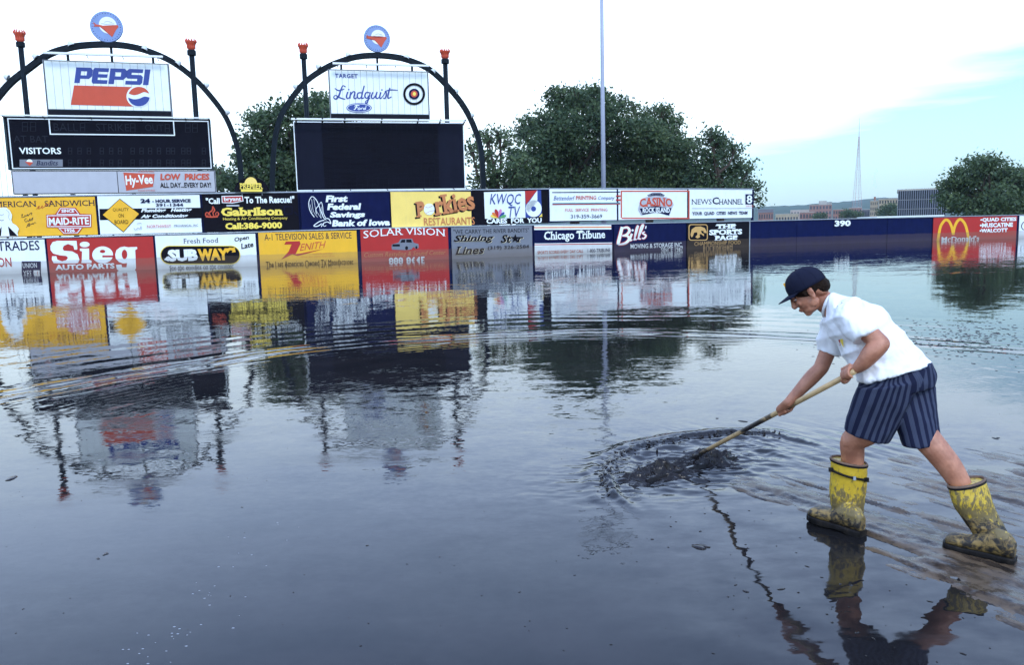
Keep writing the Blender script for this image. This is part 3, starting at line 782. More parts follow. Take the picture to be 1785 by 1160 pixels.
shapes(pl, 'dot', [ell(312, 515, 12, 12, 10), rc(440, 470, 452, 500, sh=6)], 'white', r, True)
text(pl, 'MOVING & STORAGE INC.', 290, 650, 830, 698, 'white', r, bold=0.015, low=True)
text(pl, 'SINCE 1947', 605, 692, 832, 735, 'white', r, bold=0.01, low=True)

pl, r = sign(1196, 1306.5, 'low', 'black', 'black restaurant board with a gold bird head in a rounded square', C9)
def rsq(x0, y0, x1, y1, q):
    return [(x, y) for cx, cy, a in ((x1 - q, y0 + q, -90), (x1 - q, y1 - q, 0), (x0 + q, y1 - q, 90), (x0 + q, y0 + q, 180)) for x, y in ((cx + q * math.cos(math.radians(a + t)), cy + q * math.sin(math.radians(a + t))) for t in (0, 30, 60, 90))]
shapes(pl, 'emblem_border', [rsq(893, 452, 1092, 622, 26)], 'tan', r, True)
shapes(pl, 'emblem_field', [rsq(903, 461, 1083, 613, 20)], 'black', r, True)
shapes(pl, 'emblem', [[(912,560),(925,505),(965,478),(1020,475),(1060,492),(1080,530),(1078,545),(1050,540),(1048,522),(1020,520),(1030,545),(1052,555),(1052,578),(1020,552),(1005,560),(1012,585),(985,600),(962,585),(985,560),(980,535),(950,540),(935,580),(922,588)]], 'tan', r, True)
text(pl, 'THE', 1180, 450, 1378, 498, 'white', r, bold=0.05, serif=0.05, low=True)
text(pl, 'SPORTS', 1105, 505, 1448, 562, 'white', r, bold=0.05, serif=0.05, low=True)
text(pl, 'PAGE', 1168, 568, 1395, 618, 'white', r, bold=0.05, serif=0.05, low=True)
text(pl, 'CHAMPIONSHIP FOOD', 950, 628, 1430, 668, 'tan', r, low=True)
text(pl, 'ROCKINGHAM', 1042, 672, 1345, 712, 'tan', r, low=True)

pl, r = sign(1626, 1773.5, 'low', 'red', 'red hamburger board with tall yellow arches, right of the 390 mark', (1300, 200, 3.68))
A1 = [([(1228,840),(1238,770),(1250,715),(1272,682),(1288,675),(1306,688),(1322,725),(1330,770)], [17] * 8), ([(1330,770),(1338,725),(1354,688),(1372,672),(1390,680),(1410,712),(1424,770),(1430,840)], [17] * 8)]
strokes(pl, 'arches', A1, 'yellow', r, True)
text(pl, "McDonald's", 1255, 780, 1497, 810, 'white', r, bold=0.02, low=True)
text(pl, '•QUAD CITIES', 1503, 660, 1735, 688, 'white', r, bold=0.045, low=True)
text(pl, '•MUSCATINE', 1500, 694, 1712, 722, 'white', r, bold=0.045, low=True)
text(pl, '•WALCOTT', 1498, 730, 1678, 756, 'white', r, bold=0.045, low=True)
pl, r = sign(1776, 1990, 'low', 'white', 'white board cut off by the right edge of the photo, beside the red one', (1300, 200, 3.68))
text(pl, 'Gas & Electric', 1768, 690, 2400, 740, 'navy', r, shear=0.2, low=True) if False else strokes(pl, 'lettering', [([(1800, 692), (1782, 690), (1768, 715), (1780, 738), (1800, 730), (1802, 716), (1788, 716)], 5)], 'navy', r, True)

# ---- upper row
pl, r = sign(-160, 170, 'up', 'yellow', 'yellow sandwich board with a pale figure and a red emblem', C5)
text(pl, 'AMERICAN   SANDWICH', -110, 136, 888, 190, 'navy', r, serif=0.03)
strokes(pl, 'lettering', [([(345, 215), (362, 190), (372, 185), (360, 210), (385, 200), (400, 180), (395, 205), (425, 185), (430, 160), (440, 180), (470, 150), (475, 130)], 4)], 'red', r)
strokes(pl, 'lettering', [([(200,270),(215,262),(205,290),(232,285),(235,270),(245,280),(262,262),(262,278),(285,255),(300,248),(295,270)], 4), ([(250,300),(232,315),(245,335),(262,320),(270,330),(285,300),(283,325),(312,292),(300,325)], 4), ([(250,388),(275,345),(280,375),(258,365),(298,355),(305,345),(312,358),(325,340),(340,345)], 4)], 'navy', r)
shapes(pl, 'emblem_border', [[(520,262),(565,196),(712,200),(758,258),(862,262),(862,386),(780,388),(738,448),(598,452),(540,390),(440,388),(436,266)]], 'red', r)
shapes(pl, 'emblem_border', [[(532,264),(570,204),(706,208),(748,266)], [(442,272),(856,268),(856,380),(448,382)], [(552,392),(602,444),(732,440),(770,390)]], 'white', r)
shapes(pl, 'emblem', [[(542,258),(576,210),(700,214),(738,258)], [(450,280),(848,276),(848,372),(456,374)], [(566,398),(606,438),(726,434),(756,396)]], 'red', r)
text(pl, 'SINCE', 580, 216, 700, 246, 'white', r, bold=0.04); text(pl, '1926', 612, 400, 706, 432, 'white', r, bold=0.04)
text(pl, 'MAID-RITE', 462, 292, 838, 362, 'white', r, bold=0.03)
# plain drawn figure in a pale dress
shapes(pl, 'figure_picture', [[(10,200),(60,198),(95,225),(118,270),(110,320),(120,345),(160,370),(182,400),(168,440),(176,468),(-60,470),(-70,330),(-40,240)]], 'white', r)
shapes(pl, 'figure_picture', [[(80,375),(105,400),(170,466),(95,466)], [(5,400),(20,380),(14,466),(-10,466)]], 'black', r)
strokes(pl, 'figure_picture', [([(0,265),(20,272),(40,262)], 4), ([(0,315),(20,322),(40,316)], 8), ([(60,220),(90,250),(85,290),(100,320)], 3)], 'grey', r)

pl, r = sign(171, 353, 'up', 'white', 'white plumbing board with a yellow diamond and a black middle band', C5)
shapes(pl, 'band', [[(935,212),(1905,200),(1905,300),(940,318)]], 'black', r)
shapes(pl, 'diamond_edge', [[(1127,114),(1318,258),(1162,434),(958,268)]], 'black', r)
shapes(pl, 'diamond', [[(1127,121),(1308,258),(1162,426),(968,268)]], 'yellow', r)
text(pl, 'QUALITY', 1062, 204, 1212, 238, 'black', r); text(pl, 'ON', 1115, 258, 1165, 292, 'black', r); text(pl, 'BOARD', 1080, 316, 1208, 354, 'black', r)
text(pl, '24', 1322, 116, 1412, 156, 'navy', r, bold=0.05, serif=0.02); text(pl, '- HOUR SERVICE', 1432, 120, 1795, 152, 'navy', r, bold=0.05)
text(pl, '391-1344', 1468, 160, 1725, 190, 'navy', r, bold=0.03)
text(pl, 'Plumbing   Heating', 1328, 206, 1808, 250, 'white', r, bold=0.04, shear=0.3)
text(pl, 'Air Conditioning', 1325, 262, 1772, 304, 'white', r, bold=0.04, shear=0.3)
text(pl, 'NORTHWEST', 1386, 362, 1612, 390, 'brick', r); text(pl, 'MECHANICAL, INC', 1640, 358, 1865, 382, 'navy', r)
strokes(pl, 'emblem', [([(1262, 392), (1280, 410), (1300, 390), (1318, 400), (1330, 375), (1332, 400)], 5), ([(1290, 352), (1320, 345), (1335, 352)], 5)], 'grey', r)

pl, r = sign(354, 524, 'up', 'black', 'black heating company board with yellow name and red flame', C6)
text(pl, '"Call', 588, 108, 718, 166, 'white', r, bold=0.035); text(pl, 'To The Rescue!"', 952, 92, 1420, 158, 'white', r, bold=0.035)
shapes(pl, 'emblem_border', [[(735,90),(935,86),(942,140),(840,160),(738,156)]], 'white', r)
shapes(pl, 'emblem', [[(742,97),(928,93),(934,135),(840,152),(745,149)]], 'red', r)
text(pl, 'bryant', 758, 100, 920, 148, 'white', r, bold=0.03)
shapes(pl, 'plate', [rc(782, 174, 902, 188)], 'dullwhite', r)
text(pl, 'Gabrilson', 730, 196, 1305, 278, 'lettergold', r, bold=0.045, serif=0.03)
text(pl, 'Heating & Air Conditioning Company', 750, 288, 1355, 322, 'lettergold', r)
text(pl, 'Call:386-9000', 770, 338, 1305, 402, 'lettergold', r, bold=0.05)
strokes(pl, 'flame', [([(610,290),(585,270),(595,245),(612,255),(605,280)], [6, 12, 8, 8, 5]), ([(640,290),(620,250),(648,225),(652,188),(670,225),(655,250),(668,290)], [6, 12, 12, 6, 14, 10, 8]), ([(690,290),(708,262),(695,240),(680,260),(690,282)], [6, 12, 6, 8, 5]), ([(588,285),(640,288),(700,285)], 14)], 'brick', r)
strokes(pl, 'emblem', [([(1325,192),(1400,190),(1398,258),(1330,262),(1325,192)], 5, 1), ([(1420, 240), (1450, 270)], 6, 1)], 'navy', r)

pl, r = sign(525.5, 683.5, 'up', 'navy', 'navy savings bank board with a white outline eagle', C7)
text(pl, 'First', 255, 84, 465, 148, 'white', r, bold=0.05, shear=0.15); text(pl, 'Federal', 270, 160, 592, 222, 'white', r, bold=0.05, shear=0.15)
text(pl, 'Savings', 295, 238, 628, 306, 'white', r, bold=0.05, shear=0.15); text(pl, 'Bank of Iowa', 315, 312, 862, 374, 'white', r, bold=0.05, shear=0.15)
strokes(pl, 'eagle', [([(150,290),(110,230),(98,150),(128,96),(170,130),(200,200),(235,290),(262,315)], 7), ([(170,260),(165,215),(195,175),(215,148),(228,190),(235,250),(258,300)], 6), ([(262,300),(290,310),(305,350),(275,335),(240,345),(215,380)], 8), ([(245,318),(200,330),(145,370),(180,375),(220,350)], 8), ([(125,120),(140,230),(180,290)], 3), ([(145,115),(165,220),(215,300)], 3), ([(110,170),(130,250)], 3), ([(200,215),(215,300)], 3), ([(215,190),(232,290)], 3), ([(235,350),(240,375),(262,368)], 5)], 'white', r)
pl, r = sign(684, 826.5, 'up', 'lemon', 'pale yellow restaurants board with arched red and black name', C7)
text(pl, 'P', 1098, 152, 1180, 300, 'black', r, bold=0.03, serif=0.05, shear=0.1, rot=8); text(pl, 'rkies', 1270, 72, 1640, 258, 'black', r, bold=0.03, serif=0.05, rot=8)
text(pl, 'P', 1112, 140, 1192, 286, 'rust', r, bold=0.03, serif=0.05, shear=0.1, rot=8); text(pl, 'rkies', 1285, 60, 1655, 246, 'rust', r, bold=0.03, serif=0.05, rot=8)
shapes(pl, 'ball_picture', [ell(1230, 215, 50, 54, 24)], 'white', r)
strokes(pl, 'ball_seam', [([(1195,195),(1225,200),(1265,180)], 4), ([(1200,255),(1235,235),(1275,228)], 4)], 'rust', r)
text(pl, 'RESTAURANTS', 1180, 292, 1658, 364, 'rust', r, bold=0.01)

pl, r = sign(827, 961, 'up', 'black', 'black framed white television board with a fan of coloured petals', C8)
shapes(pl, 'panel', [[(437,120),(865,108),(868,385),(448,396)]], 'white', r)
shapes(pl, 'number_field', [[(862,106),(1028,98),(1040,372),(868,384)]], 'blue', r)
shapes(pl, 'number_field', [[(862,106),(990,100),(870,250)]], 'red', r)
shapes(pl, 'number', [[(990,100),(880,255),(872,300),(900,330),(985,225),(990,200)], ell(952, 290, 82, 88, 26)], 'white', r)
shapes(pl, 'number_dot', [ell(950, 293, 26, 27, 16)], 'blue', r)
shapes(pl, 'corner', [[(1038,340),(1040,374),(1005,376)]], 'lettergold', r)
text(pl, 'KWQC', 495, 136, 822, 264, 'blue', r, bold=0.0, shear=0.25); text(pl, 'TV', 690, 268, 812, 382, 'blue', r, bold=0.0, shear=0.25)
for (a, cc) in ((-72, 'lettergold'), (-48, 'orange'), (-18, 'red'), (16, 'pink'), (46, 'blue'), (72, 'green')):
    ca, sa = math.cos(math.radians(a)), math.sin(math.radians(a)); L_ = 100 if abs(a) < 30 else 88
    bx_, by_ = 583, 388
    pts_ = [(0, 0), (-10, -30), (-18, -62), (-12, -88), (0, -98), (12, -88), (18, -62), (10, -30)]
    shapes(pl, 'petal', [[(bx_ + (x * ca - y * sa) * L_ / 100, by_ + (x * sa + y * ca) * L_ / 100) for x, y in pts_]], cc, r)
text(pl, 'CARES  FOR  YOU', 458, 390, 1030, 442, 'white', r, bold=0.04)

pl, r = sign(961.5, 1080.5, 'up', 'white', 'white printing company board with blue and red rules', C8)
shapes(pl, 'rule', [rc(1145, 118, 1850, 128, sl=-6)], 'navy', r); shapes(pl, 'rule', [rc(1148, 232, 1850, 242, sl=-6)], 'teal', r); shapes(pl, 'rule', [rc(1148, 243, 1850, 252, sl=-6)], 'red', r)
text(pl, 'Bettendorf', 1160, 158, 1378, 202, 'blue', r, shear=0.3, serif=0.02); text(pl, 'PRINTING', 1392, 158, 1600, 196, 'brick', r, serif=0.03, bold=0.01); text(pl, 'Company', 1620, 160, 1792, 206, 'blue', r, shear=0.3, serif=0.02)
shapes(pl, 'flag', [rc(1805, 152, 1852, 166), rc(1805, 192, 1852, 208)], 'red', r)
text(pl, 'FULL  SERVICE  PRINTING', 1278, 288, 1715, 318, 'brick', r); text(pl, '319-359-3669', 1335, 350, 1660, 390, 'navy', r)
pl, r = sign(1081.5, 1203, 'up', 'white', 'white casino board with a red border and arched red name', C9)
shapes(pl, 'border', [rc(190, 103, 905, 116), rc(200, 384, 905, 397), rc(190, 116, 203, 386), rc(892, 114, 904, 388)], 'brick', r)
shapes(pl, 'scroll', [[(462,150),(520,125),(600,125),(648,150),(630,170),(560,158),(480,170)]], 'slate', r)
shapes(pl, 'scroll', [[(372,280),(400,200),(450,170),(560,155),(660,170),(715,200),(738,250),(715,300),(695,365),(560,330),(400,360),(372,310)]], 'dullwhite', r)
shapes(pl, 'banner', [[(385,290),(550,262),(715,285),(688,362),(560,325),(415,355)]], 'navy', r)
text(pl, 'CASINO', 384, 186, 725, 276, 'brick', r, bold=0.03, serif=0.05, arc=0.12)
text(pl, 'ROCK ISLAND', 415, 282, 696, 336, 'white', r, bold=0.03, serif=0.02, arc=0.1)
text(pl, "JUMER'S", 495, 134, 620, 160, 'navy', r, bold=0.02)
pl, r = sign(1204, 1316, 'up', 'white', 'white news channel board with a navy numbered square, last of the upper row', C9)
text(pl, 'NEWS', 928, 192, 1132, 246, 'navy', r, serif=0.03); text(pl, 'C', 1140, 172, 1208, 246, 'navy', r, bold=0.02, serif=0.02); text(pl, 'HANNEL', 1212, 192, 1458, 246, 'navy', r, serif=0.03)
shapes(pl, 'number_field', [rc(1482, 140, 1566, 246)], 'navy', r); text(pl, '8', 1494, 150, 1552, 238, 'white', r, bold=0.02)
shapes(pl, 'rule', [rc(926, 286, 1566, 290, sl=-2)], 'grey', r); text(pl, 'QUAD CITIES', 1486, 256, 1562, 276, 'brick', r)
text(pl, 'YOUR  QUAD  CITIES  NEWS  TEAM', 928, 320, 1500, 360, 'navy', r, bold=0.02, serif=0.02)

# half-round sign standing on the upper wall between the scoreboards
pl = Plane(wall_pt(400), wall_pt(475), -0.1); pl.crop = (400, 20, 3.569); pl.base = 0.004
r = thing('half_round_sign', 'black half round sign with yellow sunrise standing on the wall top', 'sign', pl.at(3, TOPZ))
zb = 4.64
u0, _, u1, z1 = pl.rect(28, 1030, 245, 1140); cu0 = (u0 + u1) / 2; R_ = (u1 - u0) / 2
prof = [(cu0 - R_, zb), (cu0 + R_, zb)] + [(cu0 + R_ * math.cos(t), zb + (z1 - zb) * math.sin(t)) for t in np.linspace(0.12, math.pi - 0.12, 18)]
n_ = len(prof); V = [pl.at(u, z, 0.0) for u, z in prof] + [pl.at(u, z, -0.08) for u, z in prof]
mk('board', V, [tuple(range(n_)), tuple(range(2 * n_ - 1, n_ - 1, -1))] + [(i, (i + 1) % n_, n_ + (i + 1) % n_, n_ + i) for i in range(n_)], paint('black'), r)
pl.low = False
shapes(pl, 'sunrise', [ell(133, 1075, 40, 44, 16, a0=180, a1=360)], 'lemon', r)
text(pl, 'PREMIER', 66, 1068, 205, 1104, 'lettergold', r, serif=0.04, bold=0.02)
shapes(pl, 'ribbon', [rc(72, 1106, 204, 1122)], 'lettergold', r)
for u in (-0.6, 0.6):
    MB().tube([pl.at(cu0 + u, 2.4, -0.5), pl.at(cu0 + u, zb + 0.5, -0.11)], 0.03, 6).build('bracket', M_rail, r)
# ------------------------------------------------------------ scoreboard towers with arches
M_steel = mat('dark_steel', (0.010, 0.015, 0.021), 0.5, 0.2, 2)
M_torch = mat('torch_red', (0.55, 0.07, 0.03), 0.45, 0.12, 3)
M_lampw = mat('lamp_white', (0.62, 0.65, 0.66), 0.4, 0.05, 3)
M_bulbglass = mat('tube_white', (0.8, 0.83, 0.83), 0.3, 0.03, 3)
M_led = mat('screen_black', (0.004, 0.004, 0.009), 0.5, 0.2, 1)
M_edge = mat('board_edge', (0.03, 0.05, 0.06), 0.5, 0.15, 2)
Zup = Vector((0, 0, 1))
C1, C2 = (0, 0, 3.361), (400, 20, 3.569)

def tower(pl, crop, label, arch, posts, emblem, hangers, rail, lamps):
    pl.crop = crop; pl.low = False
    u, z = pl.hit(*emblem[:2])
    r = thing('scoreboard_tower', label, 'scoreboard', pl.at(u, 0, -0.6), group='arched scoreboards behind the outfield wall')
    # arch: square steel section bent along the traced centre line, behind the boards
    ctr = [pl.hit(*p) for p in catmull(arch, 4)]
    off = -0.55
    V, Fc = [], []
    hw, hd = 0.17, 0.2
    ctr = [(ctr[0][0], -0.5)] + ctr + [(ctr[-1][0], -0.5)]
    for i, (a, b) in enumerate(ctr):
        p0, p1 = ctr[max(i - 1, 0)], ctr[min(i + 1, len(ctr) - 1)]
        dx, dz = p1[0] - p0[0], p1[1] - p0[1]; L = math.hypot(dx, dz); nx, nz_ = -dz / L, dx / L
        for sa, sb in ((-1, -1), (1, -1), (1, 1), (-1, 1)):
            V.append(pl.at(a + nx * hw * sa, b + nz_ * hw * sa, off + hd * sb))
    n = len(ctr)
    Fc = [(4 * i + k, 4 * i + (k + 1) % 4, 4 * i + 4 + (k + 1) % 4, 4 * i + 4 + k) for i in range(n - 1) for k in range(4)] + [(3, 2, 1, 0), tuple(4 * (n - 1) + k for k in range(4))]
    arch_o = mk('arch', V, Fc, M_steel, r)
    for (xb_, yb_, xt, yt, w, collar, fin) in posts:
        ut, zt = pl.hit(xt, yt); ub, zb_ = pl.hit(xb_, yb_)
        uu = ub
        rad = (pl.hit(xt + w / 2, yt)[0] - pl.hit(xt - w / 2, yt)[0]) / 2
        po = MB().tube([pl.at(uu, -0.6, off + 0.1), pl.at(uu, zt, off + 0.1)], rad, 14).build('post', M_steel, r, True)
        zc0, zc1 = pl.hit(xt, collar[1])[1], pl.hit(xt, collar[0])[1]
        MB().lathe(pl.at(uu, 0, off + 0.1), [(rad * 1.0, zc0), (rad * 1.65, zc0 + 0.04), (rad * 1.65, zc1 - .05), (rad * 1.3, zc1)], 16).build('collar', M_steel, po)
        z0_, z1_ = pl.hit(xt, fin[1])[1], pl.hit(xt, fin[0])[1]; H_ = z1_ - z0_
        rf = rad * 1.35
        t_ = MB().lathe(pl.at(uu, 0, off + 0.1), [(rf * .85, z0_), (rf * 1.0, z0_ + .12 * H_), (rf * 1.1, z0_ + .35 * H_), (rf * 1.45, z0_ + .6 * H_), (rf * 1.55, z0_ + .72 * H_), (rf * 1.3, z0_ + .78 * H_)], 18)
        fo = t_.build('finial', M_torch, po, False)
        sp = MB()
        for k in range(12):
            t = 2 * math.pi * k / 12
            d_ = Vector((math.cos(t), math.sin(t), 0)); c0 = pl.at(uu, z0_ + .68 * H_, off + 0.1)
            sp.tube([c0 + d_ * rf * 1.42, c0 + d_ * rf * 1.48 + Zup * .16 * H_, c0 + d_ * rf * 1.15 + Zup * .36 * H_], [0.06, 0.045, 0.008], 5)
            sp.box(c0 + d_ * rf * 1.12 + Zup * (-.35 * H_), (0.02, 0.02, .2 * H_))
        sp.build('flame_tips', M_torch, fo)
    # round emblem
    cx, cy, rx, ry = emblem
    u, z = pl.hit(cx, cy); R_ = (pl.hit(cx + rx, cy)[0] - pl.hit(cx - rx, cy)[0] + pl.hit(cx, cy - ry)[1] - pl.hit(cx, cy + ry)[1]) / 4
    d = MB().lathe(pl.at(u, z, off + 0.05), [(R_ * .96, 0), (R_, 0.03), (R_, 0.15), (R_ * .97, 0.18)], 40, up=pl.N, xa=pl.S)
    eo = d.build('round_emblem', mat('emblem_blue', (0.20, 0.29, 0.53), 0.5, 0.06, 2), r)
    pl.base = off + 0.236; pl.layer = 0
    sc_ = R_ / ((rx + ry) / 2)
    def E(pts): return [pl.at(u + x * sc_, z - y * sc_, o_) for x, y in pts]
    def es(name, polys, c, o_):
        V, Fc = [], []
        for pts in polys:
            b0 = len(V); V += [pl.at(u + x * R_, z + y * R_, o_) for x, y in pts]; Fc.append(tuple(range(b0, len(V))))
        bm = bmesh.new(); vs = [bm.verts.new(v) for v in V]
        for f_ in Fc: bm.faces.new([vs[i] for i in f_])
        bmesh.ops.triangulate(bm, faces=bm.faces[:], ngon_method='EAR_CLIP')
        return mk_bm(name, bm, paint(c), eo)
    o0 = off + 0.05 + 0.185
    es('rim_dot', [[(0.86 * math.cos(a) + .028 * math.cos(b), 0.86 * math.sin(a) + .028 * math.sin(b)) for b in np.linspace(0, 2 * math.pi, 7)[:-1]] for a in np.linspace(0, 2 * math.pi, 33)[:-1]], 'navy', o0)
    es('ball', [[(0.10 + .54 * math.cos(a), 0.10 + .54 * math.sin(a)) for a in np.linspace(0, 2 * math.pi, 31)[:-1]]], 'white', o0 + .006)
    es('bandana', [[(-.74, .26), (-.62, .12), (-.40, .10), (-.20, .06), (.20, .04), (.70, .14), (.74, .02), (.56, -.20), (.30, -.66), (.16, -.52), (-.18, -.16), (-.40, -.02), (-.62, -.02), (-.80, -.02), (-.66, .08), (-.78, .16)]], 'brick', o0 + .012)
    es('ball_seam', [[(-.1, .3), (.1, .36), (.38, .30), (.37, .27), (.1, .33), (-.1, .27)], [(-.3, .2), (.0, .17), (.5, .22), (.5, .19), (.0, .14), (-.3, .17)]], 'grey', o0 + .012)
    for (x0, y0, y1) in hangers:
        ua, za = pl.hit(x0, y0); _, zb_ = pl.hit(x0, y1)
        MB().box(pl.at(ua, (za + zb_) / 2, off), (0.07, 0.07, (za - zb_) / 2), (pl.S, pl.N, Zup)).build('hanger', M_steel, r)
    (ax_, ay_, bx_, by_) = rail
    a_ = pl.hit(ax_, ay_); b_ = pl.hit(bx_, by_); zz = (a_[1] + b_[1]) / 2
    ro = MB().box(pl.at((a_[0] + b_[0]) / 2, zz, 0.65), ((b_[0] - a_[0]) / 2, 0.09, 0.06), (pl.S, pl.N, Zup)).build('light_rail', M_bulbglass, r)
    for t in (0.05, 0.35, 0.65, 0.95):
        uu = a_[0] + (b_[0] - a_[0]) * t
        MB().tube([pl.at(uu, zz, 0.62), pl.at(uu, zz - 0.12, 0.0)], 0.025, 6).build('rail_bracket', M_steel, ro)
    for (lx, ly, side) in lamps:
        ul, zl = pl.hit(lx, ly)
        # foot of the bracket is the nearest point of the arch
        j = min(range(n), key=lambda i: (ctr[i][0] - ul) ** 2 + (ctr[i][1] - zl) ** 2)
        f0 = pl.at(ctr[j][0], ctr[j][1], off); hd_ = pl.at(ul, zl, off + 0.15)
        lo = MB().tube([f0, f0 + (hd_ - f0) * 0.55 + Zup * .04, hd_], 0.028, 6).build('spotlight', M_steel, r)
        aim = (pl.at(u, z - 6, 0) - hd_).normalized()
        MB().lathe(hd_ - aim * 0.12, [(0.05, 0), (0.12, 0.06), (0.2, 0.25), (0.21, 0.29), (0.19, 0.29), (0.1, .16)], 10, up=aim).build('lamp_head', M_lampw, lo, True)
    return r

def slat_sign(pl, r, x0, y0, x1, y1, yband, n):
    """sign face made of upright slats inside a thin frame, with a dark plinth band"""
    u0, z0, u1, z1 = pl.rect(x0, y0, x1, y1); zb = pl.hit((x0 + x1) / 2, yband)[1]
    face = slab(pl, 'sign_face', u0 + .03, z0 + .03, u1 - .03, z1 - .03, 0.0, 0.5, M_edge, r)
    slab(pl, 'plinth_band', u0 + .06, z0 + .06, u1 - .06, zb - .01, 0.03, 0.028, paint('dark'), face)
    w = (u1 - u0 - .16) / n; g = 0.008
    base = None
    for k in range(n):
        a = u0 + .08 + k * w
        if base is None:
            c = Vector((0, 0, 0)); me = MB().box(c, (w / 2 - g, 0.018, (z1 - zb - .10) / 2), (pl.S, pl.N, Zup)).build('slat', paint('white'), face)
            base = me
            o = me
        else:
            o = base.copy(); COL.objects.link(o); o.parent = face
        # mesh was built relative to the parent chain; shift into place
        o.location = pl.at(a + w / 2, (z1 + zb) / 2 + .01, 0.022)
    L = wloc(face)
    for o in [c for c in face.children if c.name.startswith('slat')]:
        pass
    fr = MB(); t = 0.05
    for (a, b, c, d) in ((u0, z0, u0 + t, z1), (u1 - t, z0, u1, z1), (u0 + t, z1 - t, u1 - t, z1), (u0 + t, z0, u1 - t, z0 + t)):
        fr.box(pl.at((a + c) / 2, (b + d) / 2, 0.0), (abs(c - a) / 2, 0.06, abs(d - b) / 2), (pl.S, pl.N, Zup))
    fr.build('frame', paint('slate'), face)
    pl.base = 0.048; pl.layer = 0
    return face

# ---- left tower
t1 = Plane(P(0, 200, 51.0).xy.to_3d(), P(367, 200, 54.4).xy.to_3d())
arch1 = [(-178,1130),(-172,950),(-135,760),(-70,620),(0,525),(60,462),(140,400),(270,308),(400,266),(500,252),(620,248),(740,258),(860,288),(1000,350),(1130,448),(1230,555),(1320,680),(1380,830),(1404,950),(1412,1100)]
r1 = tower(t1, C1, 'left scoreboard under a dark arch with a soft drink sign and line score board', arch1,
   [(150, 690, 111, 250, 33, (235, 268), (165, 237)), (1147, 700, 1122, 300, 32, (283, 318), (218, 283))],
   (617, 148, 97, 92), [(383, 300, 350), (640, 262, 362), (888, 320, 372)], (268, 318, 962, 348),
   [(20, 442, 0), (190, 318, 0), (400, 243, 0), (845, 268, 0), (1045, 358, 0), (1212, 490, 0), (1335, 652, 0)])
face = slat_sign(t1, r1, 265, 362, 1000, 690, 650, 16)
pz = t1
# soft drink lettering traced as heavy slanted strokes
q = 24
def pl_letter(x, ch):
    """slanted square letters, x = left at the top, height 398..494"""
    y0, y1 = 400, 492; sh = -12
    def s(px_, py_): return (x + px_ + sh * (py_ - y0) / (y1 - y0), py_)
    if ch == 'P': return [[s(0, y0), s(86, y0), s(99, y0 + 14), s(99, y0 + 50), s(82, y0 + 66), s(32, y0 + 66), s(32, y0 + 46), s(66, y0 + 46), s(66, y0 + 22), s(32, y0 + 22), s(32, y1), s(0, y1)]]
    if ch == 'E': return [[s(8, y0), s(92, y0), s(92, y0 + 22), s(34, y0 + 22), s(34, y0 + 36), s(88, y0 + 36), s(88, y0 + 56), s(34, y0 + 56), s(34, y0 + 70), s(92, y0 + 70), s(92, y1), s(8, y1), s(0, y1 - 12), s(0, y0 + 10)]]
    if ch == 'S': return [[s(14, y0), s(96, y0), s(96, y0 + 22), s(32, y0 + 22), s(32, y0 + 34), s(88, y0 + 34), s(100, y0 + 46), s(100, y1 - 12), s(90, y1), s(2, y1), s(2, y1 - 22), s(68, y1 - 22), s(68, y0 + 57), s(12, y0 + 57), s(0, y0 + 46), s(0, y0 + 12)]]
    return [[s(0, y0), s(32, y0), s(32, y1), s(0, y1)]]
polys = []
for x, ch in ((448, 'P'), (548, 'E'), (648, 'P'), (744, 'S'), (850, 'I')): polys += pl_letter(x, ch)
polys = [[(a, b + (a - 640) * 0.030) for a, b in p_] for p_ in polys]
shapes(t1, 'lettering', polys, 'blue', face)
shapes(t1, 'red_bar', [[(435, 500), (790, 510), (782, 624), (416, 614)]], 'brick', face)
shapes(t1, 'globe_rim', [ell(812, 565, 70, 64, 32)], 'white', face)
W_ = catmull([(752, 548), (785, 558), (815, 552), (845, 540), (872, 548)], 4)
W2 = catmull([(878, 572), (848, 566), (818, 578), (785, 582), (752, 572)], 4)
shapes(t1, 'globe_red', [ell(815, 566, 63, 57, 18, a0=197, a1=341)[::1] + W_[::-1]], 'brick', face)
shapes(t1, 'globe_blue', [ell(815, 566, 63, 57, 18, a0=6, a1=172) + W2[::-1]], 'blue', face)
# line score board
u0, z0, u1, z1 = t1.rect(36, 690, 1240, 995)
t1.base = 0.0; t1.layer = 0
bd = slab(t1, 'score_board', u0, z0, u1, z1, 0.12, 0.55, M_edge, r1)
t1.base = 0.124
slab(t1, 'score_panel', u0 + .12, z0 + .05, u1 - .05, z1 - .05, 0.14, 0.018, M_led, bd)
t1.base = 0.142
def frame_lines(pl, name, x0, y0, x1, y1, w, c, parent, off):
    u0, z0, u1, z1 = pl.rect(x0, y0, x1, y1); m = MB()
    for a, b, cc, d in ((u0, z0, u0 + w, z1), (u1 - w, z0, u1, z1), (u0 + w, z1 - w, u1 - w, z1), (u0 + w, z0, u1 - w, z0 + w)):
        m.box(pl.at((a + cc) / 2, (b + d) / 2, off), ((cc - a) / 2, 0.012, (d - b) / 2), (pl.S, pl.N, Zup))
    return m.build(name, paint(c), parent)
frame_lines(t1, 'white_trim', 62, 702, 1232, 990, 0.06, 'white', bd, 0.155)
frame_lines(t1, 'inner_trim', 292, 702, 1024, 794, 0.07, 'white', bd, 0.172)
text(t1, 'VISITORS', 116, 866, 362, 904, 'white', bd, bold=0.02)
text(t1, 'BALL', 318, 724, 460, 770, 'faint', bd); text(t1, 'STRIKE', 565, 726, 760, 770, 'faint', bd); text(t1, 'OUT', 852, 730, 960, 770, 'faint', bd); text(t1, 'AT BAT', 85, 796, 285, 836, 'faint', bd)
DIG = []
def seg8(x, y, w, h): return [([(x, y), (x + w, y), (x + w, y + h), (x, y + h), (x, y)], 5, 1), ([(x, y + h / 2), (x + w, y + h / 2)], 5, 1)]
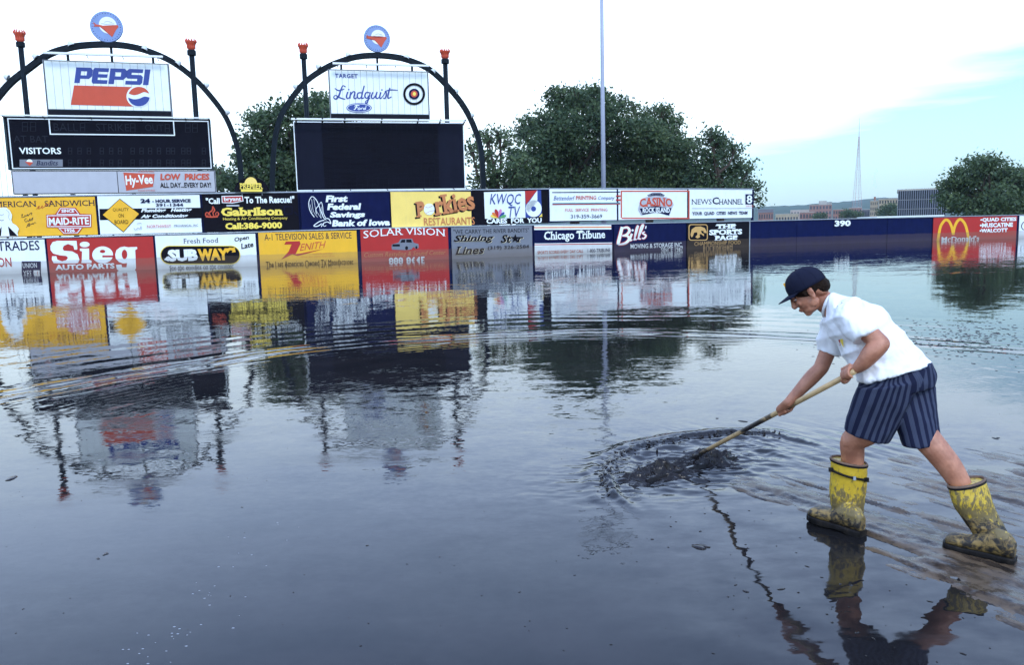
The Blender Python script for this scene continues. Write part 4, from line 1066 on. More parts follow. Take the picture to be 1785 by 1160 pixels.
for (x, y, w, h) in [(136, 718, 30, 52), (184, 718, 30, 52), (1088, 726, 28, 50), (1130, 726, 28, 50), (475, 724, 26, 48), (768, 726, 26, 48), (970, 730, 24, 46)]: DIG += seg8(x, y, w, h)
for row, y in ((0, 868), (1, 938)):
    for x in (405, 460, 515, 590, 645, 696, 770, 822, 872, 924, 978, 1006, 1066, 1098, 1186): DIG += seg8(x, y, 20, 36)
strokes(t1, 'digit_segments', DIG, 'faint', bd)
shapes(t1, 'team_plate', [rc(120, 936, 372, 978)], 'slate', bd)
shapes(t1, 'ball', [ell(178, 950, 18, 15, 14)], 'white', bd); shapes(t1, 'bandana', [[(150, 948), (200, 952), (180, 974)]], 'brick', bd)
text(t1, 'Bandits', 218, 942, 345, 970, 'navy', bd, shear=0.3, serif=0.03)
# panel below with supermarket print
u0, z0, u1, z1 = t1.rect(74, 1000, 1264, 1134)
lowb = slab(t1, 'lower_panel', u0, z0, u1, z1, 0.12, 0.4, paint('dullwhite'), r1)
um = t1.hit(692, 1065)[0]
slab(t1, 'panel_joint', um - .02, z0 + .02, um + .02, z1 - .02, 0.126, 0.01, paint('dark'), lowb)
frame_lines(t1, 'panel_edge', 76, 1001, 1262, 1133, 0.035, 'dark', lowb, 0.124)
t1.base = 0.13; t1.layer = 0
shapes(t1, 'logo_plate', [[(725, 1012), (908, 1020), (898, 1095), (742, 1118)]], 'brick', lowb)
text(t1, 'Hy-Vee', 738, 1026, 898, 1098, 'white', lowb, bold=0.03, sl=0.1)
text(t1, 'LOW  PRICES', 940, 1018, 1228, 1056, 'brick', lowb, bold=0.045, shear=0.1); text(t1, 'ALL DAY...EVERY DAY!', 940, 1070, 1238, 1100, 'black', lowb, bold=0.02)
text(t1, 'FOOD STORES', 812, 1112, 910, 1122, 'brick', lowb); text(t1, 'A HELPFUL SMILE', 812, 1003, 905, 1011, 'brick', lowb)
for x in (140, 420, 780, 1150):
    uu = t1.hit(x, 1130)[0]
    MB().box(t1.at(uu, z0 / 2 - .3, -0.3), (0.13, 0.13, z0 / 2 + .29), (t1.S, t1.N, Zup)).build('support_column', M_steel, r1)
# thin lamp rail in front of the top edge of the board
ut0, zt0 = t1.hit(4, 682); ut1, zt1 = t1.hit(1240, 702)
lr = MB().box(t1.at((ut0 + ut1) / 2, (zt0 + zt1) / 2, 0.75), ((ut1 - ut0) / 2, 0.05, 0.04), (t1.S, t1.N, Zup)).build('lamp_rail', M_bulbglass, r1)
for x in (30, 265, 540, 830, 1090, 1225):
    uu = t1.hit(x, 695)[0]
    MB().tube([t1.at(uu, (zt0 + zt1) / 2 + .02, 0.72), t1.at(uu, (zt0 + zt1) / 2 - .1, 0.12)], 0.04, 6).build('rail_bracket', M_steel, lr)
# cat ladder at the left side
lad = MB(); ul = t1.hit(22, 900)[0]
for du in (-0.16, 0.16): lad.tube([t1.at(ul + du - .2, -0.5, -0.2), t1.at(ul + du - .2, 9.0, -0.2)], 0.015, 5)
lad.build('ladder_rail', M_rail, r1)

# ---- middle tower
t2 = Plane(P(512, 200, 55.4).xy.to_3d(), P(811, 200, 58.2).xy.to_3d())
arch2 = [(263,1120),(268,950),(280,800),(312,660),(370,555),(470,430),(600,340),(700,297),(800,270),(910,262),(1020,270),(1120,292),(1250,350),(1370,462),(1470,590),(1540,735),(1576,880),(1588,1110)]
r2 = tower(t2, C2, 'right scoreboard under a dark arch with a car dealer sign above a blank black screen', arch2,
   [(482, 670, 467, 265, 30, (252, 288), (186, 254)), (1361, 685, 1350, 300, 30, (285, 318), (224, 285))],
   (920, 160, 82, 86), [(695, 300, 358), (922, 275, 365), (1140, 300, 372)], (640, 332, 1232, 352),
   [(405, 458, 0), (548, 332, 0), (735, 255, 0), (1108, 268, 0), (1278, 358, 0), (1422, 486, 0), (1520, 640, 0)])
face = slat_sign(t2, r2, 620, 366, 1242, 680, 643, 16)
text(t2, 'TARGET', 657, 388, 797, 415, 'blue', face, bold=0.03, spacing=1.15)
LQ = [([(722,470),(705,462),(692,490),(680,525),(662,545),(648,535),(660,522),(690,538),(720,546)], [7, 6, 9, 11, 9, 6, 6, 8, 6]), ([(655,478),(680,492),(715,482)], [5, 8, 5]),
      ([(736,500),(728,528),(735,542),(750,530)], [8, 10, 7, 5]), ([(755,500),(748,542)], [8, 9]), ([(750,525),(768,500),(780,505),(774,535),(785,542),(795,530)], [6, 7, 9, 9, 7, 5]),
      ([(822,505),(800,508),(795,530),(808,542),(825,525)], [7, 8, 9, 7, 6]), ([(838,462),(826,510),(822,540),(838,536)], [8, 9, 9, 5]),
      ([(870,505),(850,505),(842,528),(855,540),(868,522)], [7, 8, 9, 7, 6]), ([(876,502),(866,540),(852,574),(846,560),(875,540)], [8, 9, 9, 5, 5]),
      ([(892,502),(882,530),(892,542),(912,520)], [8, 9, 7, 6]), ([(918,500),(910,530),(920,542),(934,528)], [8, 10, 7, 5]), ([(942,502),(934,530),(940,542),(955,525)], [8, 10, 7, 5]),
      ([(955,528),(972,498),(975,520),(968,540),(955,538)], [5, 7, 9, 8, 5]), ([(998,475),(986,520),(988,540),(1008,530)], [8, 10, 8, 5]), ([(965,498),(1000,488),(1048,490)], [4, 7, 4])]
strokes(t2, 'lettering', [([(x * 1.0, y) for x, y in p_], w) for p_, w in LQ], 'blue', face)
shapes(t2, 'dot', [ell(742, 486, 5, 5, 8), ell(948, 488, 5, 5, 8)], 'blue', face)
shapes(t2, 'oval_rim', [ell(806, 600, 79, 30, 30)], 'blue', face); shapes(t2, 'oval_rim', [ell(806, 600, 74, 26, 30)], 'white', face); shapes(t2, 'oval', [ell(806, 600, 70, 23, 30)], 'blue', face)
strokes(t2, 'lettering', [([(778,590),(790,584),(808,586)], 5), ([(792,586),(784,604),(774,612)], 6), ([(780,598),(798,596)], 4), ([(806,600),(798,606),(806,612),(814,604),(806,599)], 4), ([(820,600),(818,612)], 4), ([(820,604),(830,598)], 3), ([(842,601),(832,604),(836,612),(846,602),(850,586),(845,611)], 4)], 'white', face)
shapes(t2, 'target_rings', ring(1148, 514, 54, 68, 32), 'black', face)
shapes(t2, 'target_rings', ring(1148, 514, 20, 33, 28), 'navy', face); shapes(t2, 'target_centre', [ell(1148, 514, 21, 21, 20)], 'brick', face); shapes(t2, 'target_centre', [ell(1149, 514, 10, 12, 14)], 'lettergold', face)
u0, z0, u1, z1 = t2.rect(408, 688, 1460, 1112)
t2.base = 0.0; t2.layer = 0
bd = slab(t2, 'video_screen', u0, z0, u1, z1, 0.15, 0.7, M_edge, r2)
slab(t2, 'screen_surround', u0 + .06, z0 + .06, u1 - .06, z1 - .06, 0.165, 0.013, mat('screen_surround', (0.007, 0.008, 0.018), 0.5, 0.15, 1), bd)
a0, a1 = t2.hit(582, 900)[0], t2.hit(1300, 900)[0]
# the lamp matrix: blocks of pixels in a grid
nx_, nz_ = 22, 13; first = None
for i in range(nx_):
    for j in range(nz_):
        w_ = (a1 - a0) / nx_; h_ = (z1 - z0 - .3) / nz_
        if first is None:
            m_ = MB().box((0, 0, 0), (w_ / 2 - .012, 0.015, h_ / 2 - .012), (t2.S, t2.N, Zup)); first = m_.build('screen_module', M_led, bd); o = first
        else:
            o = first.copy(); COL.objects.link(o); o.parent = bd
        o.location = t2.at(a0 + (i + .5) * w_, z0 + .15 + (j + .5) * h_, 0.181)

def bar(name, xa, ya, xb, yb, off, w, m, parent):
    p, q_ = t2.hit(xa, ya), t2.hit(xb, yb); A, B = t2.at(p[0], p[1], off), t2.at(q_[0], q_[1], off)
    return MB().tube([A, B], w, 4).build(name, m, parent)
frame_lines(t2, 'white_trim', 408, 690, 1460, 1112, 0.06, 'white', bd, 0.175)
zr = t2.hit(930, 690)[1]
lr = MB().box(t2.at((u0 + u1) / 2, zr + .06, 0.85), ((u1 - u0) / 2 + .1, 0.07, 0.06), (t2.S, t2.N, Zup)).build('lamp_rail', M_bulbglass, r2)
for x in (415, 578, 715, 942, 1165, 1302, 1452):
    uu = t2.hit(x, 690)[0]
    MB().tube([t2.at(uu, zr + .1, 0.93), t2.at(uu, zr - .12, 0.17)], 0.055, 6).build('rail_bracket', M_steel, lr)
zr = t2.hit(930, 1108)[1]
lr = MB().box(t2.at((u0 + u1) / 2, zr - .1, 0.5), ((u1 - u0) / 2, 0.06, 0.05), (t2.S, t2.N, Zup)).build('lamp_rail', M_bulbglass, r2)
for x in (520, 752, 980, 1205, 1390):
    uu = t2.hit(x, 1108)[0]
    MB().tube([t2.at(uu, zr - .1, 0.58), t2.at(uu, zr, 0.0)], 0.05, 6).build('rail_bracket', M_steel, lr)
for x in (500, 800, 1080, 1380):
    uu = t2.hit(x, 1110)[0]
    MB().box(t2.at(uu, z0 / 2 - .3, -0.3), (0.14, 0.14, z0 / 2 + .29), (t2.S, t2.N, Zup)).build('support_column', M_steel, r2)

# fix parts made around the origin: their location is in the parent's space
for o in bpy.data.objects:
    if o.type == 'MESH' and (o.name.startswith('slat') or o.name.startswith('screen_module')) and o.parent:
        o.location = Vector(o.location) - wloc(o.parent)
_done = set()
for o in bpy.data.objects:
    if o.type == 'MESH' and (o.name.startswith('slat') or o.name.startswith('screen_module')) and o.parent and o.data.name not in _done:
        _done.add(o.data.name)
        # undo the parent offset baked into the first copy's mesh
        c = sum((v.co for v in o.data.vertices), Vector()) / len(o.data.vertices)
        for v in o.data.vertices: v.co -= c

# ------------------------------------------------------------ light pole
pb = P(1052, 322, 74.0)
r = thing('light_pole', 'tall pale grey floodlight pole rising behind the wall in front of the trees', 'light pole', (pb.x, 74, -0.3))
Mp = mat('pole_paint', (0.34, 0.37, 0.46), 0.5, 0.08, 1)
MB().tube([(pb.x, 74, -0.3), (pb.x, 74, 12), (pb.x, 74, 29)], [0.235, 0.19, 0.125], 16).build('pole', Mp, r, True)
MB().box((pb.x + .42, 73.9, 5.0), (0.18, 0.12, 0.2)).build('junction_box', paint('white'), r)
for z in (27.4, 28.6):
    cb = MB().box((pb.x, 73.8, z), (2.2, 0.06, 0.06)).build('crossarm', Mp, r)
    for k in range(6):
        MB().lathe((pb.x - 2 + k * 0.8, 73.7, z - .1), [(0.08, 0), (0.26, .3), (.28, .36), (.2, .36)], 10, up=Vector((0, -0.8, -0.6))).build('floodlight', M_lampw, cb)
# ------------------------------------------------------------ land beyond the wall
M_grass = mat('far_grass', (0.05, 0.075, 0.03), 0.9, 0.3, 0.05)
def land_z(Xg, Yg):
    return 0.3 + 0.8 * fbm(Xg / 90, Yg / 90, 3) * sstep(100, 300, Yg) - 1.2
gx = np.array([-3500, -1500, -600, -250, -110, -60, -20, 20, 70, 120, 260, 600, 1500, 4600.])
gy = np.array([-280, -200, -60, -25, 96, 140, 200, 300, 500, 900, 1800, 3000, 4300.])
land = grid_mesh('ground', gx, gy, lambda a, b: np.where((b > 95) , -0.35, -1.1) + a * 0, M_grass)
tag(land, kind='structure', label='flat ground reaching from the ball park to the hills')

def leaf_material(name, lo, hi):
    m, nt, b = newmat(name)
    at = nt.nodes.new('ShaderNodeAttribute'); at.attribute_name = 'tone'
    c = nmix(nt, at.outputs['Fac'], lo, hi)
    nt.links.new(c, b.inputs['Base Color'])
    b.inputs['Roughness'].default_value = 0.55
    b.inputs['Specular IOR Level'].default_value = 0.3
    tr = nt.nodes.new('ShaderNodeBsdfTranslucent'); nt.links.new(nmix(nt, 0.5, c, hi), tr.inputs['Color'])
    mx = nt.nodes.new('ShaderNodeMixShader'); mx.inputs[0].default_value = 0.28
    nt.links.new(b.outputs[0], mx.inputs[1]); nt.links.new(tr.outputs[0], mx.inputs[2])
    nt.links.new(mx.outputs[0], nt.nodes['Material Output'].inputs['Surface'])
    return m
M_leafA = leaf_material('leaf_green', (0.036, 0.072, 0.036), (0.120, 0.165, 0.062))
M_leafB = leaf_material('leaf_dark', (0.028, 0.060, 0.032), (0.100, 0.145, 0.056))
M_bark = mat('bark', (0.07, 0.055, 0.045), 0.9, 0.3, 3, bump=0.5)

def leaves(name, lobes, per_area, size, m, parent, rng):
    """leaf faces scattered in clumps on and inside each lobe of the crown"""
    C, T = [], []
    for (c, r) in lobes:
        area = 4 * math.pi * (r[0] * r[2])
        nclump = max(6, int(area * per_area / 1.5))
        d = rng.normal(size=(nclump, 3)); d /= np.linalg.norm(d, axis=1)[:, None]
        rad = rng.uniform(0.12, 1.0, nclump) ** 0.6 * (1 + 0.22 * (rng.random(nclump) < 0.12))
        cc = np.array(c) + d * rad[:, None] * np.array(r)
        k = rng.integers(5, 13, nclump)
        tone = np.clip(0.38 + 0.24 * rng.normal(size=nclump), 0, 1)
        for i in range(nclump):
            kk = k[i]; sp = size * rng.uniform(1.0, 2.6)
            C.append(cc[i] + rng.normal(size=(kk, 3)) * np.array([sp, sp, sp * .6]))
            T.append(np.clip(tone[i] + 0.07 * rng.normal(size=kk), 0, 1))
    C = np.concatenate(C); T = np.concatenate(T); n = len(C)
    a = rng.normal(size=(n, 3)); a /= np.linalg.norm(a, axis=1)[:, None]
    nn = 0.75 * rng.normal(size=(n, 3)) + np.array([0, -0.6, 1.0]); b = np.cross(a, nn); b /= np.linalg.norm(b, axis=1)[:, None]
    s = size * 0.85 * rng.uniform(0.5, 1.3, n)[:, None]
    L = wloc(parent); C = C - np.array(L)
    v = np.stack([C - a * s, C + b * s * .55, C + a * s * 1.1, C - b * s * .55], 1).reshape(-1, 3).astype(np.float32)
    me = bpy.data.meshes.new(name)
    me.vertices.add(4 * n); me.vertices.foreach_set('co', v.ravel())
    me.loops.add(4 * n); me.loops.foreach_set('vertex_index', np.arange(4 * n, dtype=np.int32))
    me.polygons.add(n); me.polygons.foreach_set('loop_start', np.arange(n, dtype=np.int32) * 4); me.polygons.foreach_set('loop_total', np.full(n, 4, np.int32))
    me.update()
    at = me.attributes.new('tone', 'FLOAT', 'POINT'); at.data.foreach_set('value', np.repeat(T, 4).astype(np.float32))
    me.materials.append(m)
    return link(name, me, parent)

def tree(name, label, Yd, base_px, lobes_px, m=M_leafA, dens=5.5, size=0.24, group='trees behind the outfield wall', seed=1, depth=3.0):
    """lobes_px: (px, py, radius_px[, squash]) measured on the photo, put at the tree's own distance"""
    rng = np.random.default_rng(seed)
    k = Yd / F_PX
    base = P(base_px, 385, Yd)
    r = thing(name, label, 'tree', (base.x, Yd, -0.35), group)
    lobes = []
    for lb in lobes_px:
        px, py, rp = lb[:3]; sq = lb[3] if len(lb) > 3 else 0.85
        c = P(px, py, Yd + rng.uniform(-depth, depth)); R_ = rp * k
        lobes.append(((c.x, c.y, c.z), (R_, R_ * 1.1, R_ * sq)))
    # trunk and limbs that reach into the lobes
    tops = sorted(lobes, key=lambda l: -l[0][2]); zt = tops[0][0][2]
    fork = Vector((base.x + rng.uniform(-.4, .4), Yd, min(zt * 0.33, 4.5)))
    tr = 0.30 + zt * 0.018
    trunk = MB().tube([(base.x, Yd, -0.35), (base.x + .05, Yd, 1.2), fork, (fork + Vector(tops[0][0])) / 2 + Vector((0.3, 0, 0)), Vector(tops[0][0])], [tr * 1.25, tr, tr * .85, tr * .45, 0.05], 9)
    to = trunk.build('trunk', M_bark, r, True)
    lm = MB()
    for i, (c, R_) in enumerate(lobes):
        c = Vector(c)
        s = fork + (Vector(tops[0][0]) - fork) * rng.uniform(0.0, 0.5)
        mid = (s + c) / 2 + Vector((rng.uniform(-.5, .5), rng.uniform(-.5, .5), -0.08 * (c - s).length))
        lm.tube([s, mid, c], [tr * .42, tr * .26, 0.05], 6)
        for q in range(5):
            d = Vector(rng.normal(size=3)); d.z = abs(d.z) * .7; d.normalize()
            lm.tube([mid.lerp(c, .6), c.lerp(c + d * R_[0], .5), c + d * R_[0] * 0.95], [tr * .16, tr * .09, 0.015], 4)
    lm.build('limb', M_bark, to, False)
    leaves('crown', lobes, dens, size, m, r, rng)
    return r

tree('broadleaf_tree', 'big dark tree behind the left foot of the right arch', 78, 520,
     [(460,222,34),(540,300,46),(480,270,44),(450,330,34),(445,262,34),(500,205,34),(545,192,36),(580,205,30),(530,250,46),(470,300,46),(430,320,28),(590,260,44),(500,330,40),(560,318,46),(620,300,34),(447,205,16),(425,280,18),(565,178,14),(610,230,22)], M_leafB, seed=3)
tree('broadleaf_tree', 'small tree seen between the two scoreboards, low and dark', 84, 388, [(378,310,22),(400,318,20),(415,330,18),(365,330,20),(385,300,10)], M_leafB, seed=4)
tree('broadleaf_tree', 'open feathery tree just right of the blank screen with gaps of sky', 80, 858,
     [(850,238,24),(880,250,22),(838,275,26),(868,300,32),(905,290,26),(835,320,26),(900,325,28),(872,232,12),(820,256,14)], M_leafA, dens=3.0, seed=5)
tree('broadleaf_tree', 'tallest round tree left of and behind the floodlight pole', 92, 1000,
     [(985,180,34),(960,320,40),(1035,325,40),(905,318,34),(1070,335,34),(975,265,50),(1020,178,34),(955,215,34),(925,222,24),(990,230,48),(1050,205,40),(1070,185,26),(940,262,40),(900,275,22),(1000,290,52),(1055,260,46),(935,310,36),(1000,335,40),(1075,300,44),(1040,165,20),(968,165,18),(1005,168,16),(1085,220,22),(910,235,16)], M_leafB, dens=5.5, seed=6, depth=3.5)
tree('broadleaf_tree', 'broad tree right of the floodlight pole with ragged top', 94, 1130,
     [(1110,205,24),(1115,325,36),(1165,325,36),(1140,255,44),(1190,300,34),(1145,205,28),(1128,240,40),(1165,240,30),(1100,262,34),(1150,285,46),(1190,268,30),(1095,315,34),(1140,330,40),(1190,315,38),(1160,192,12),(1178,212,14),(1205,250,14),(1103,186,10)], M_leafA, dens=5.0, seed=7)
tree('broadleaf_tree', 'smaller tree at the right end of the upper board row', 90, 1258,
     [(1245,245,24),(1262,268,26),(1232,280,26),(1285,292,24),(1255,310,34),(1215,315,28),(1295,322,22),(1315,330,12),(1238,232,12),(1282,262,12),(1305,295,10),(1255,335,30),(1322,350,9)], M_leafB, dens=4.5, seed=8)
tree('broadleaf_tree', 'full green tree above the red hamburger board', 100, 1722,
     [(1700,290,22),(1722,286,20),(1685,315,24),(1735,305,30),(1765,315,26),(1655,322,18),(1650,345,18),(1700,345,36),(1745,350,34),(1785,340,28),(1668,358,20),(1720,372,28),(1790,310,18),(1812,345,30),(1770,375,28),(1672,300,12)], M_leafA, dens=6.5, size=0.26, seed=9)

# ------------------------------------------------------------ town and hills far behind, right of the trees
M_hill = mat('wooded_hill', (0.035, 0.060, 0.030), 0.95, 0.35, 0.02)
def hill(name, pts, Yd, thick, seed, label):
    rng = np.random.default_rng(seed)
    xs_ = np.linspace(pts[0][0], pts[-1][0], 220)
    ys_ = np.interp(xs_, [p[0] for p in pts], [p[1] for p in pts])
    prof = [P(a, b, Yd) for a, b in zip(xs_, ys_)]
    X_ = np.array([p.x for p in prof]); Zt = np.array([p.z for p in prof])
    Zt = Zt + 3.0 * fbm(X_ / 14, X_ * 0 + seed, 4)
    rows = 16; V = []; 
    for j in range(rows):
        t = j / (rows - 1); e = math.sin(t * math.pi / 2)
        yy = Yd - thick * (1 - t)
        zz = -3 + (Zt + 3) * e + 5.0 * fbm(X_ / 22, np.full_like(X_, j * 1.3), 4) * math.sin(t * math.pi) 
        V += [(x * yy / Yd, yy, z) for x, z in zip(X_, zz)]
    V += [(x, Yd + thick, -3) for x in X_]
    n = len(X_)
    Fc = [(j * n + i, j * n + i + 1, (j + 1) * n + i + 1, (j + 1) * n + i) for j in range(rows) for i in range(n - 1)]
    o = mk(name, V, Fc, M_hill, None, True); tag(o, label, kind='structure')
    return o
hill('hills', [(900, 375), (1180, 362), (1300, 362), (1345, 360), (1400, 358), (1460, 353), (1500, 349), (1540, 345), (1575, 346), (1640, 350), (1760, 352), (2100, 358), (2500, 372)], 3200, 900, 2, 'long wooded hills behind the town')

M_brickf = mat('far_brick', (0.26, 0.12, 0.085), 0.85, 0.2, 0.2); M_tanf = mat('far_tan', (0.36, 0.29, 0.20), 0.85, 0.12, 0.2)
M_stonef = mat('far_stone', (0.36, 0.34, 0.30), 0.8, 0.12, 0.2); M_pinkf = mat('far_pale', (0.42, 0.34, 0.30), 0.8, 0.12, 0.2)
M_glassf = mat('far_glass', (0.03, 0.035, 0.045), 0.2, 0.1, 0.5, spec=0.6); M_rooff = mat('far_roof', (0.10, 0.09, 0.09), 0.8, 0.2, 0.2)
def front(x0, x1, y, Yd):
    """front line of a building turned square to the line of sight from the field"""
    a = P(x0, y, Yd); d = Vector((a.x, a.y, 0)).normalized(); S = Vector((d.y, -d.x, 0))
    r1 = ray(x1, y); r1 = Vector((r1.x, r1.y, 0))
    # a + S*t lies on the ray r1
    t = (a.x * r1.y - a.y * r1.x) / (S.y * r1.x - S.x * r1.y)
    return Vector((a.x, a.y, 0)), S, d, t, a.z
def building(label, x0, x1, ytop, Yd, depth, m, cols, rows_, roof=None, group='town buildings below the hills', name='town_building', extra=None, winw=0.5):
    """block with set-in windows; x0,x1,ytop measured on the photo"""
    o0, S, D, w, zt = front(x0, x1, ytop, Yd); AX = (S, D, Zup)
    c0 = o0 + S * (w / 2) + D * (depth / 2)
    r = thing(name, label, 'building', (c0.x, c0.y, -0.35), group)
    MB().box(c0 + Zup * ((zt - .35) / 2), (w / 2, depth / 2, (zt + .35) / 2), AX).build('wall', m, r)
    h_ = max(0.6, (zt) * 0.03)
    if roof == 'gable':
        q = lambda u, d, z: o0 + S * u + D * d + Zup * z
        V = [q(-.3, -.4, zt), q(w + .3, -.4, zt), q(w + .3, depth, zt), q(-.3, depth, zt), q(-.3, depth / 2, zt + w * .12 + 2), q(w + .3, depth / 2, zt + w * .12 + 2)]
        mk('roof', V, [(0, 1, 5, 4), (2, 3, 4, 5), (1, 2, 5), (3, 0, 4), (3, 2, 1, 0)], M_rooff, r)
    else:
        MB().box(c0 + Zup * (zt + h_ / 2 + .003), (w / 2 + .25, depth / 2 + .25, h_ / 2), AX).build('parapet', M_stonef if m is not M_stonef else M_rooff, r)
    first = None
    for i in range(cols):
        for j in range(rows_):
            ww = w / cols * winw; fh = zt / rows_
            if first is None:
                first = MB().box((0, 0, 0), (ww / 2, 0.15, fh * .28), AX).build('window', M_glassf, r)
                for v in first.data.vertices: v.co += wloc(r)
                o = first
            else:
                o = first.copy(); COL.objects.link(o); o.parent = r
            o.location = o0 + S * (w * (i + .5) / cols) + Zup * (zt - fh * (j + .5)) - D * 0.05 - wloc(r)
    return r, (o0, S, D, w), None, zt
building('low red brick houses at the left end of the distant town', 1322, 1348, 371, 900, 30, M_brickf, 6, 2, 'gable')
building('wide tan warehouse below the hills', 1352, 1392, 374, 820, 40, M_tanf, 8, 1)
building('small reddish building beside the tan warehouse', 1394, 1420, 371, 860, 30, M_brickf, 5, 2)
building('pale hall with flat roof behind the wall number', 1378, 1410, 367, 1100, 40, M_pinkf, 6, 2)
r, a, b, zt = building('brown block with a small white box on its roof', 1411, 1450, 358, 1300, 50, M_brickf, 7, 4)
o0, S, D, w = a
MB().box(o0 + S * (w * .6) + D * 20 + Zup * (zt + 3.8), (6, 8, 3), (S, D, Zup)).build('roof_house', M_stonef, r)
building('long white topped hotel block left of the radio mast', 1430, 1450, 354, 1350, 40, M_stonef, 4, 5)
building('low white building under the brown block', 1417, 1426, 373.5, 700, 20, M_stonef, 2, 1)
building('dark red building right of the brown block', 1452, 1478, 366, 1000, 30, M_brickf, 6, 3)
building('brick building behind the foot of the radio mast', 1480, 1502, 363, 1050, 30, M_brickf, 5, 3)
building('dark low block between mast and tan office', 1503, 1516, 366, 900, 30, mat('far_dark', (0.08, 0.07, 0.08), 0.8, 0.2, 0.2), 3, 2)
r, a, b, zt = building('narrow tan brick building with a chimney on its roof', 1517, 1531, 351, 620, 25, M_tanf, 4, 5, winw=0.4)
o0, S, D, w = a
MB().tube([o0 + S * 3.2 + D * 8 + Zup * zt, o0 + S * 3.2 + D * 8 + Zup * (zt + 3.6)], 0.8, 8).build('chimney', M_brickf, r)
building('tall tan apartment building left of the modern office', 1532, 1565, 348, 560, 30, M_tanf, 7, 5, winw=0.45)
# modern office with upright fins
Yd = 300
o0, S, D, w, zt = front(1566, 1650, 333, Yd); AX = (S, D, Zup); c0 = o0 + S * (w / 2) + D * 15
r = thing('office_building', 'modern grey office block with upright fins beside the right tree', 'building', (c0.x, c0.y, -0.35))
MB().box(c0 + Zup * (zt / 2 - .2), (w / 2, 15, zt / 2 + .15), AX).build('wall', M_glassf, r)
MB().box(c0 + Zup * (zt + .25), (w / 2 + .4, 15.4, 0.3), AX).build('roof_slab', M_stonef, r)
nf = 22; first = None
for i in range(nf + 1):
    if first is None:
        first = MB().box((0, 0, 0), (0.10, 0.35, zt / 2), AX).build('fin', mat('office_fin', (0.22, 0.24, 0.30), 0.6, 0.1, 0.5), r)
        for v in first.data.vertices: v.co += wloc(r)
        o = first
    else:
        o = first.copy(); COL.objects.link(o); o.parent = r
    o.location = o0 + S * (w * i / nf) - D * 0.36 + Zup * (zt / 2) - wloc(r)
for j in (1, 2, 3):
    MB().box(o0 + S * (w / 2) - D * .06 + Zup * (zt * j / 4), (w / 2, 0.05, 0.12), AX).build('floor_band', M_stonef, r)
# pale shed roof just over the wall
a, b = P(1530, 377.5, 150), P(1642, 375, 150)
r = thing('long_shed', 'long low white roof just showing over the wall below the office block', 'building', ((a.x + b.x) / 2, 154, -0.35))
zz = (a.z + b.z) / 2
MB().box(((a.x + b.x) / 2, 154, zz / 2 - .3), ((b.x - a.x) / 2, 4, zz / 2)).build('wall', M_stonef, r)
MB().box(((a.x + b.x) / 2, 154, zz - .1), ((b.x - a.x) / 2 + .3, 4.3, 0.12)).build('roof', paint('white'), r)

# radio mast: four tapering legs with cross bars
Yd = 1500
bm_ = P(1493.5, 372, Yd); tp = P(1492.5, 238, Yd); an = P(1492.5, 205, Yd)
r = thing('radio_mast', 'thin lattice radio mast standing over the distant town', 'mast', (bm_.x, Yd, -0.35))
M_mastr = mat('mast_red', (0.40, 0.16, 0.14), 0.6, 0.1, 0.2); M_mastw = mat('mast_white', (0.50, 0.50, 0.52), 0.6, 0.1, 0.2)
w0, w1 = 8.2, 0.5
def wz(z): return w0 + (w1 - w0) * min(1, z / tp.z) ** 0.85
for sx in (-1, 1):
    for sy in (-1, 1):
        MB().tube([(bm_.x + sx * wz(z), Yd + sy * wz(z), z) for z in np.linspace(0, tp.z, 9)], 0.26, 5).build('leg', M_mastr, r)
br = MB(); zs = [0]; 
while zs[-1] < tp.z - 3: zs.append(zs[-1] + max(2.4, wz(zs[-1]) * 1.5))
for z0_, z1_ in zip(zs, zs[1:]):
    for (p_, q_) in (((-1, -1), (1, -1)), ((1, -1), (1, 1)), ((1, 1), (-1, 1)), ((-1, 1), (-1, -1))):
        f_ = lambda s, z: Vector((bm_.x + s[0] * wz(z), Yd + s[1] * wz(z), z))
        br.tube([f_(p_, z0_), f_(q_, z1_)], 0.09, 3); br.tube([f_(q_, z0_), f_(p_, z1_)], 0.09, 3); br.tube([f_(p_, z0_), f_(q_, z0_)], 0.11, 3)
tag(br.build('brace', M_mastw, r), kind='stuff')
MB().tube([(bm_.x, Yd, tp.z - 2), (bm_.x, Yd, an.z)], [0.5, 0.2], 6).build('antenna', M_mastr, r)
tree('broadleaf_tree', 'round street tree in front of the tan office', 400, 1548, [(1545,366,10),(1555,362,9),(1538,372,9),(1560,372,9)], M_leafB, dens=2.0, size=0.5, seed=21, group='trees in the distant town')
tree('broadleaf_tree', 'dark round tree below the radio mast', 420, 1478, [(1472,374,8),(1480,372,8)], M_leafB, dens=2.0, size=0.5, seed=22, group='trees in the distant town')
tree('broadleaf_tree', 'low dark tree right of the radio mast foot', 420, 1492, [(1490,375,7),(1497,374,6)], M_leafB, dens=2.0, size=0.5, seed=23, group='trees in the distant town')
tree('broadleaf_tree', 'low dark tree in front of the dark red buildings', 430, 1428, [(1424,377,6),(1434,377,7)], M_leafB, dens=2.0, size=0.5, seed=24, group='trees in the distant town')
# ------------------------------------------------------------ the worker
FWD = Vector((-0.80, 0.60, 0)).normalized()         # the way his body faces
RGT = Vector((FWD.y, -FWD.x, 0))                     # his right: away from the camera
assert RGT.y > 0
def K(cx, cy, Y): return P(1330 + cx / 3.411, 440 + cy / 3.411, Y)     # measured on the upper-body crop
def B(cx, cy, Y): return P(1380 + cx / 4.143, 740 + cy / 4.143, Y)     # measured on the leg crop

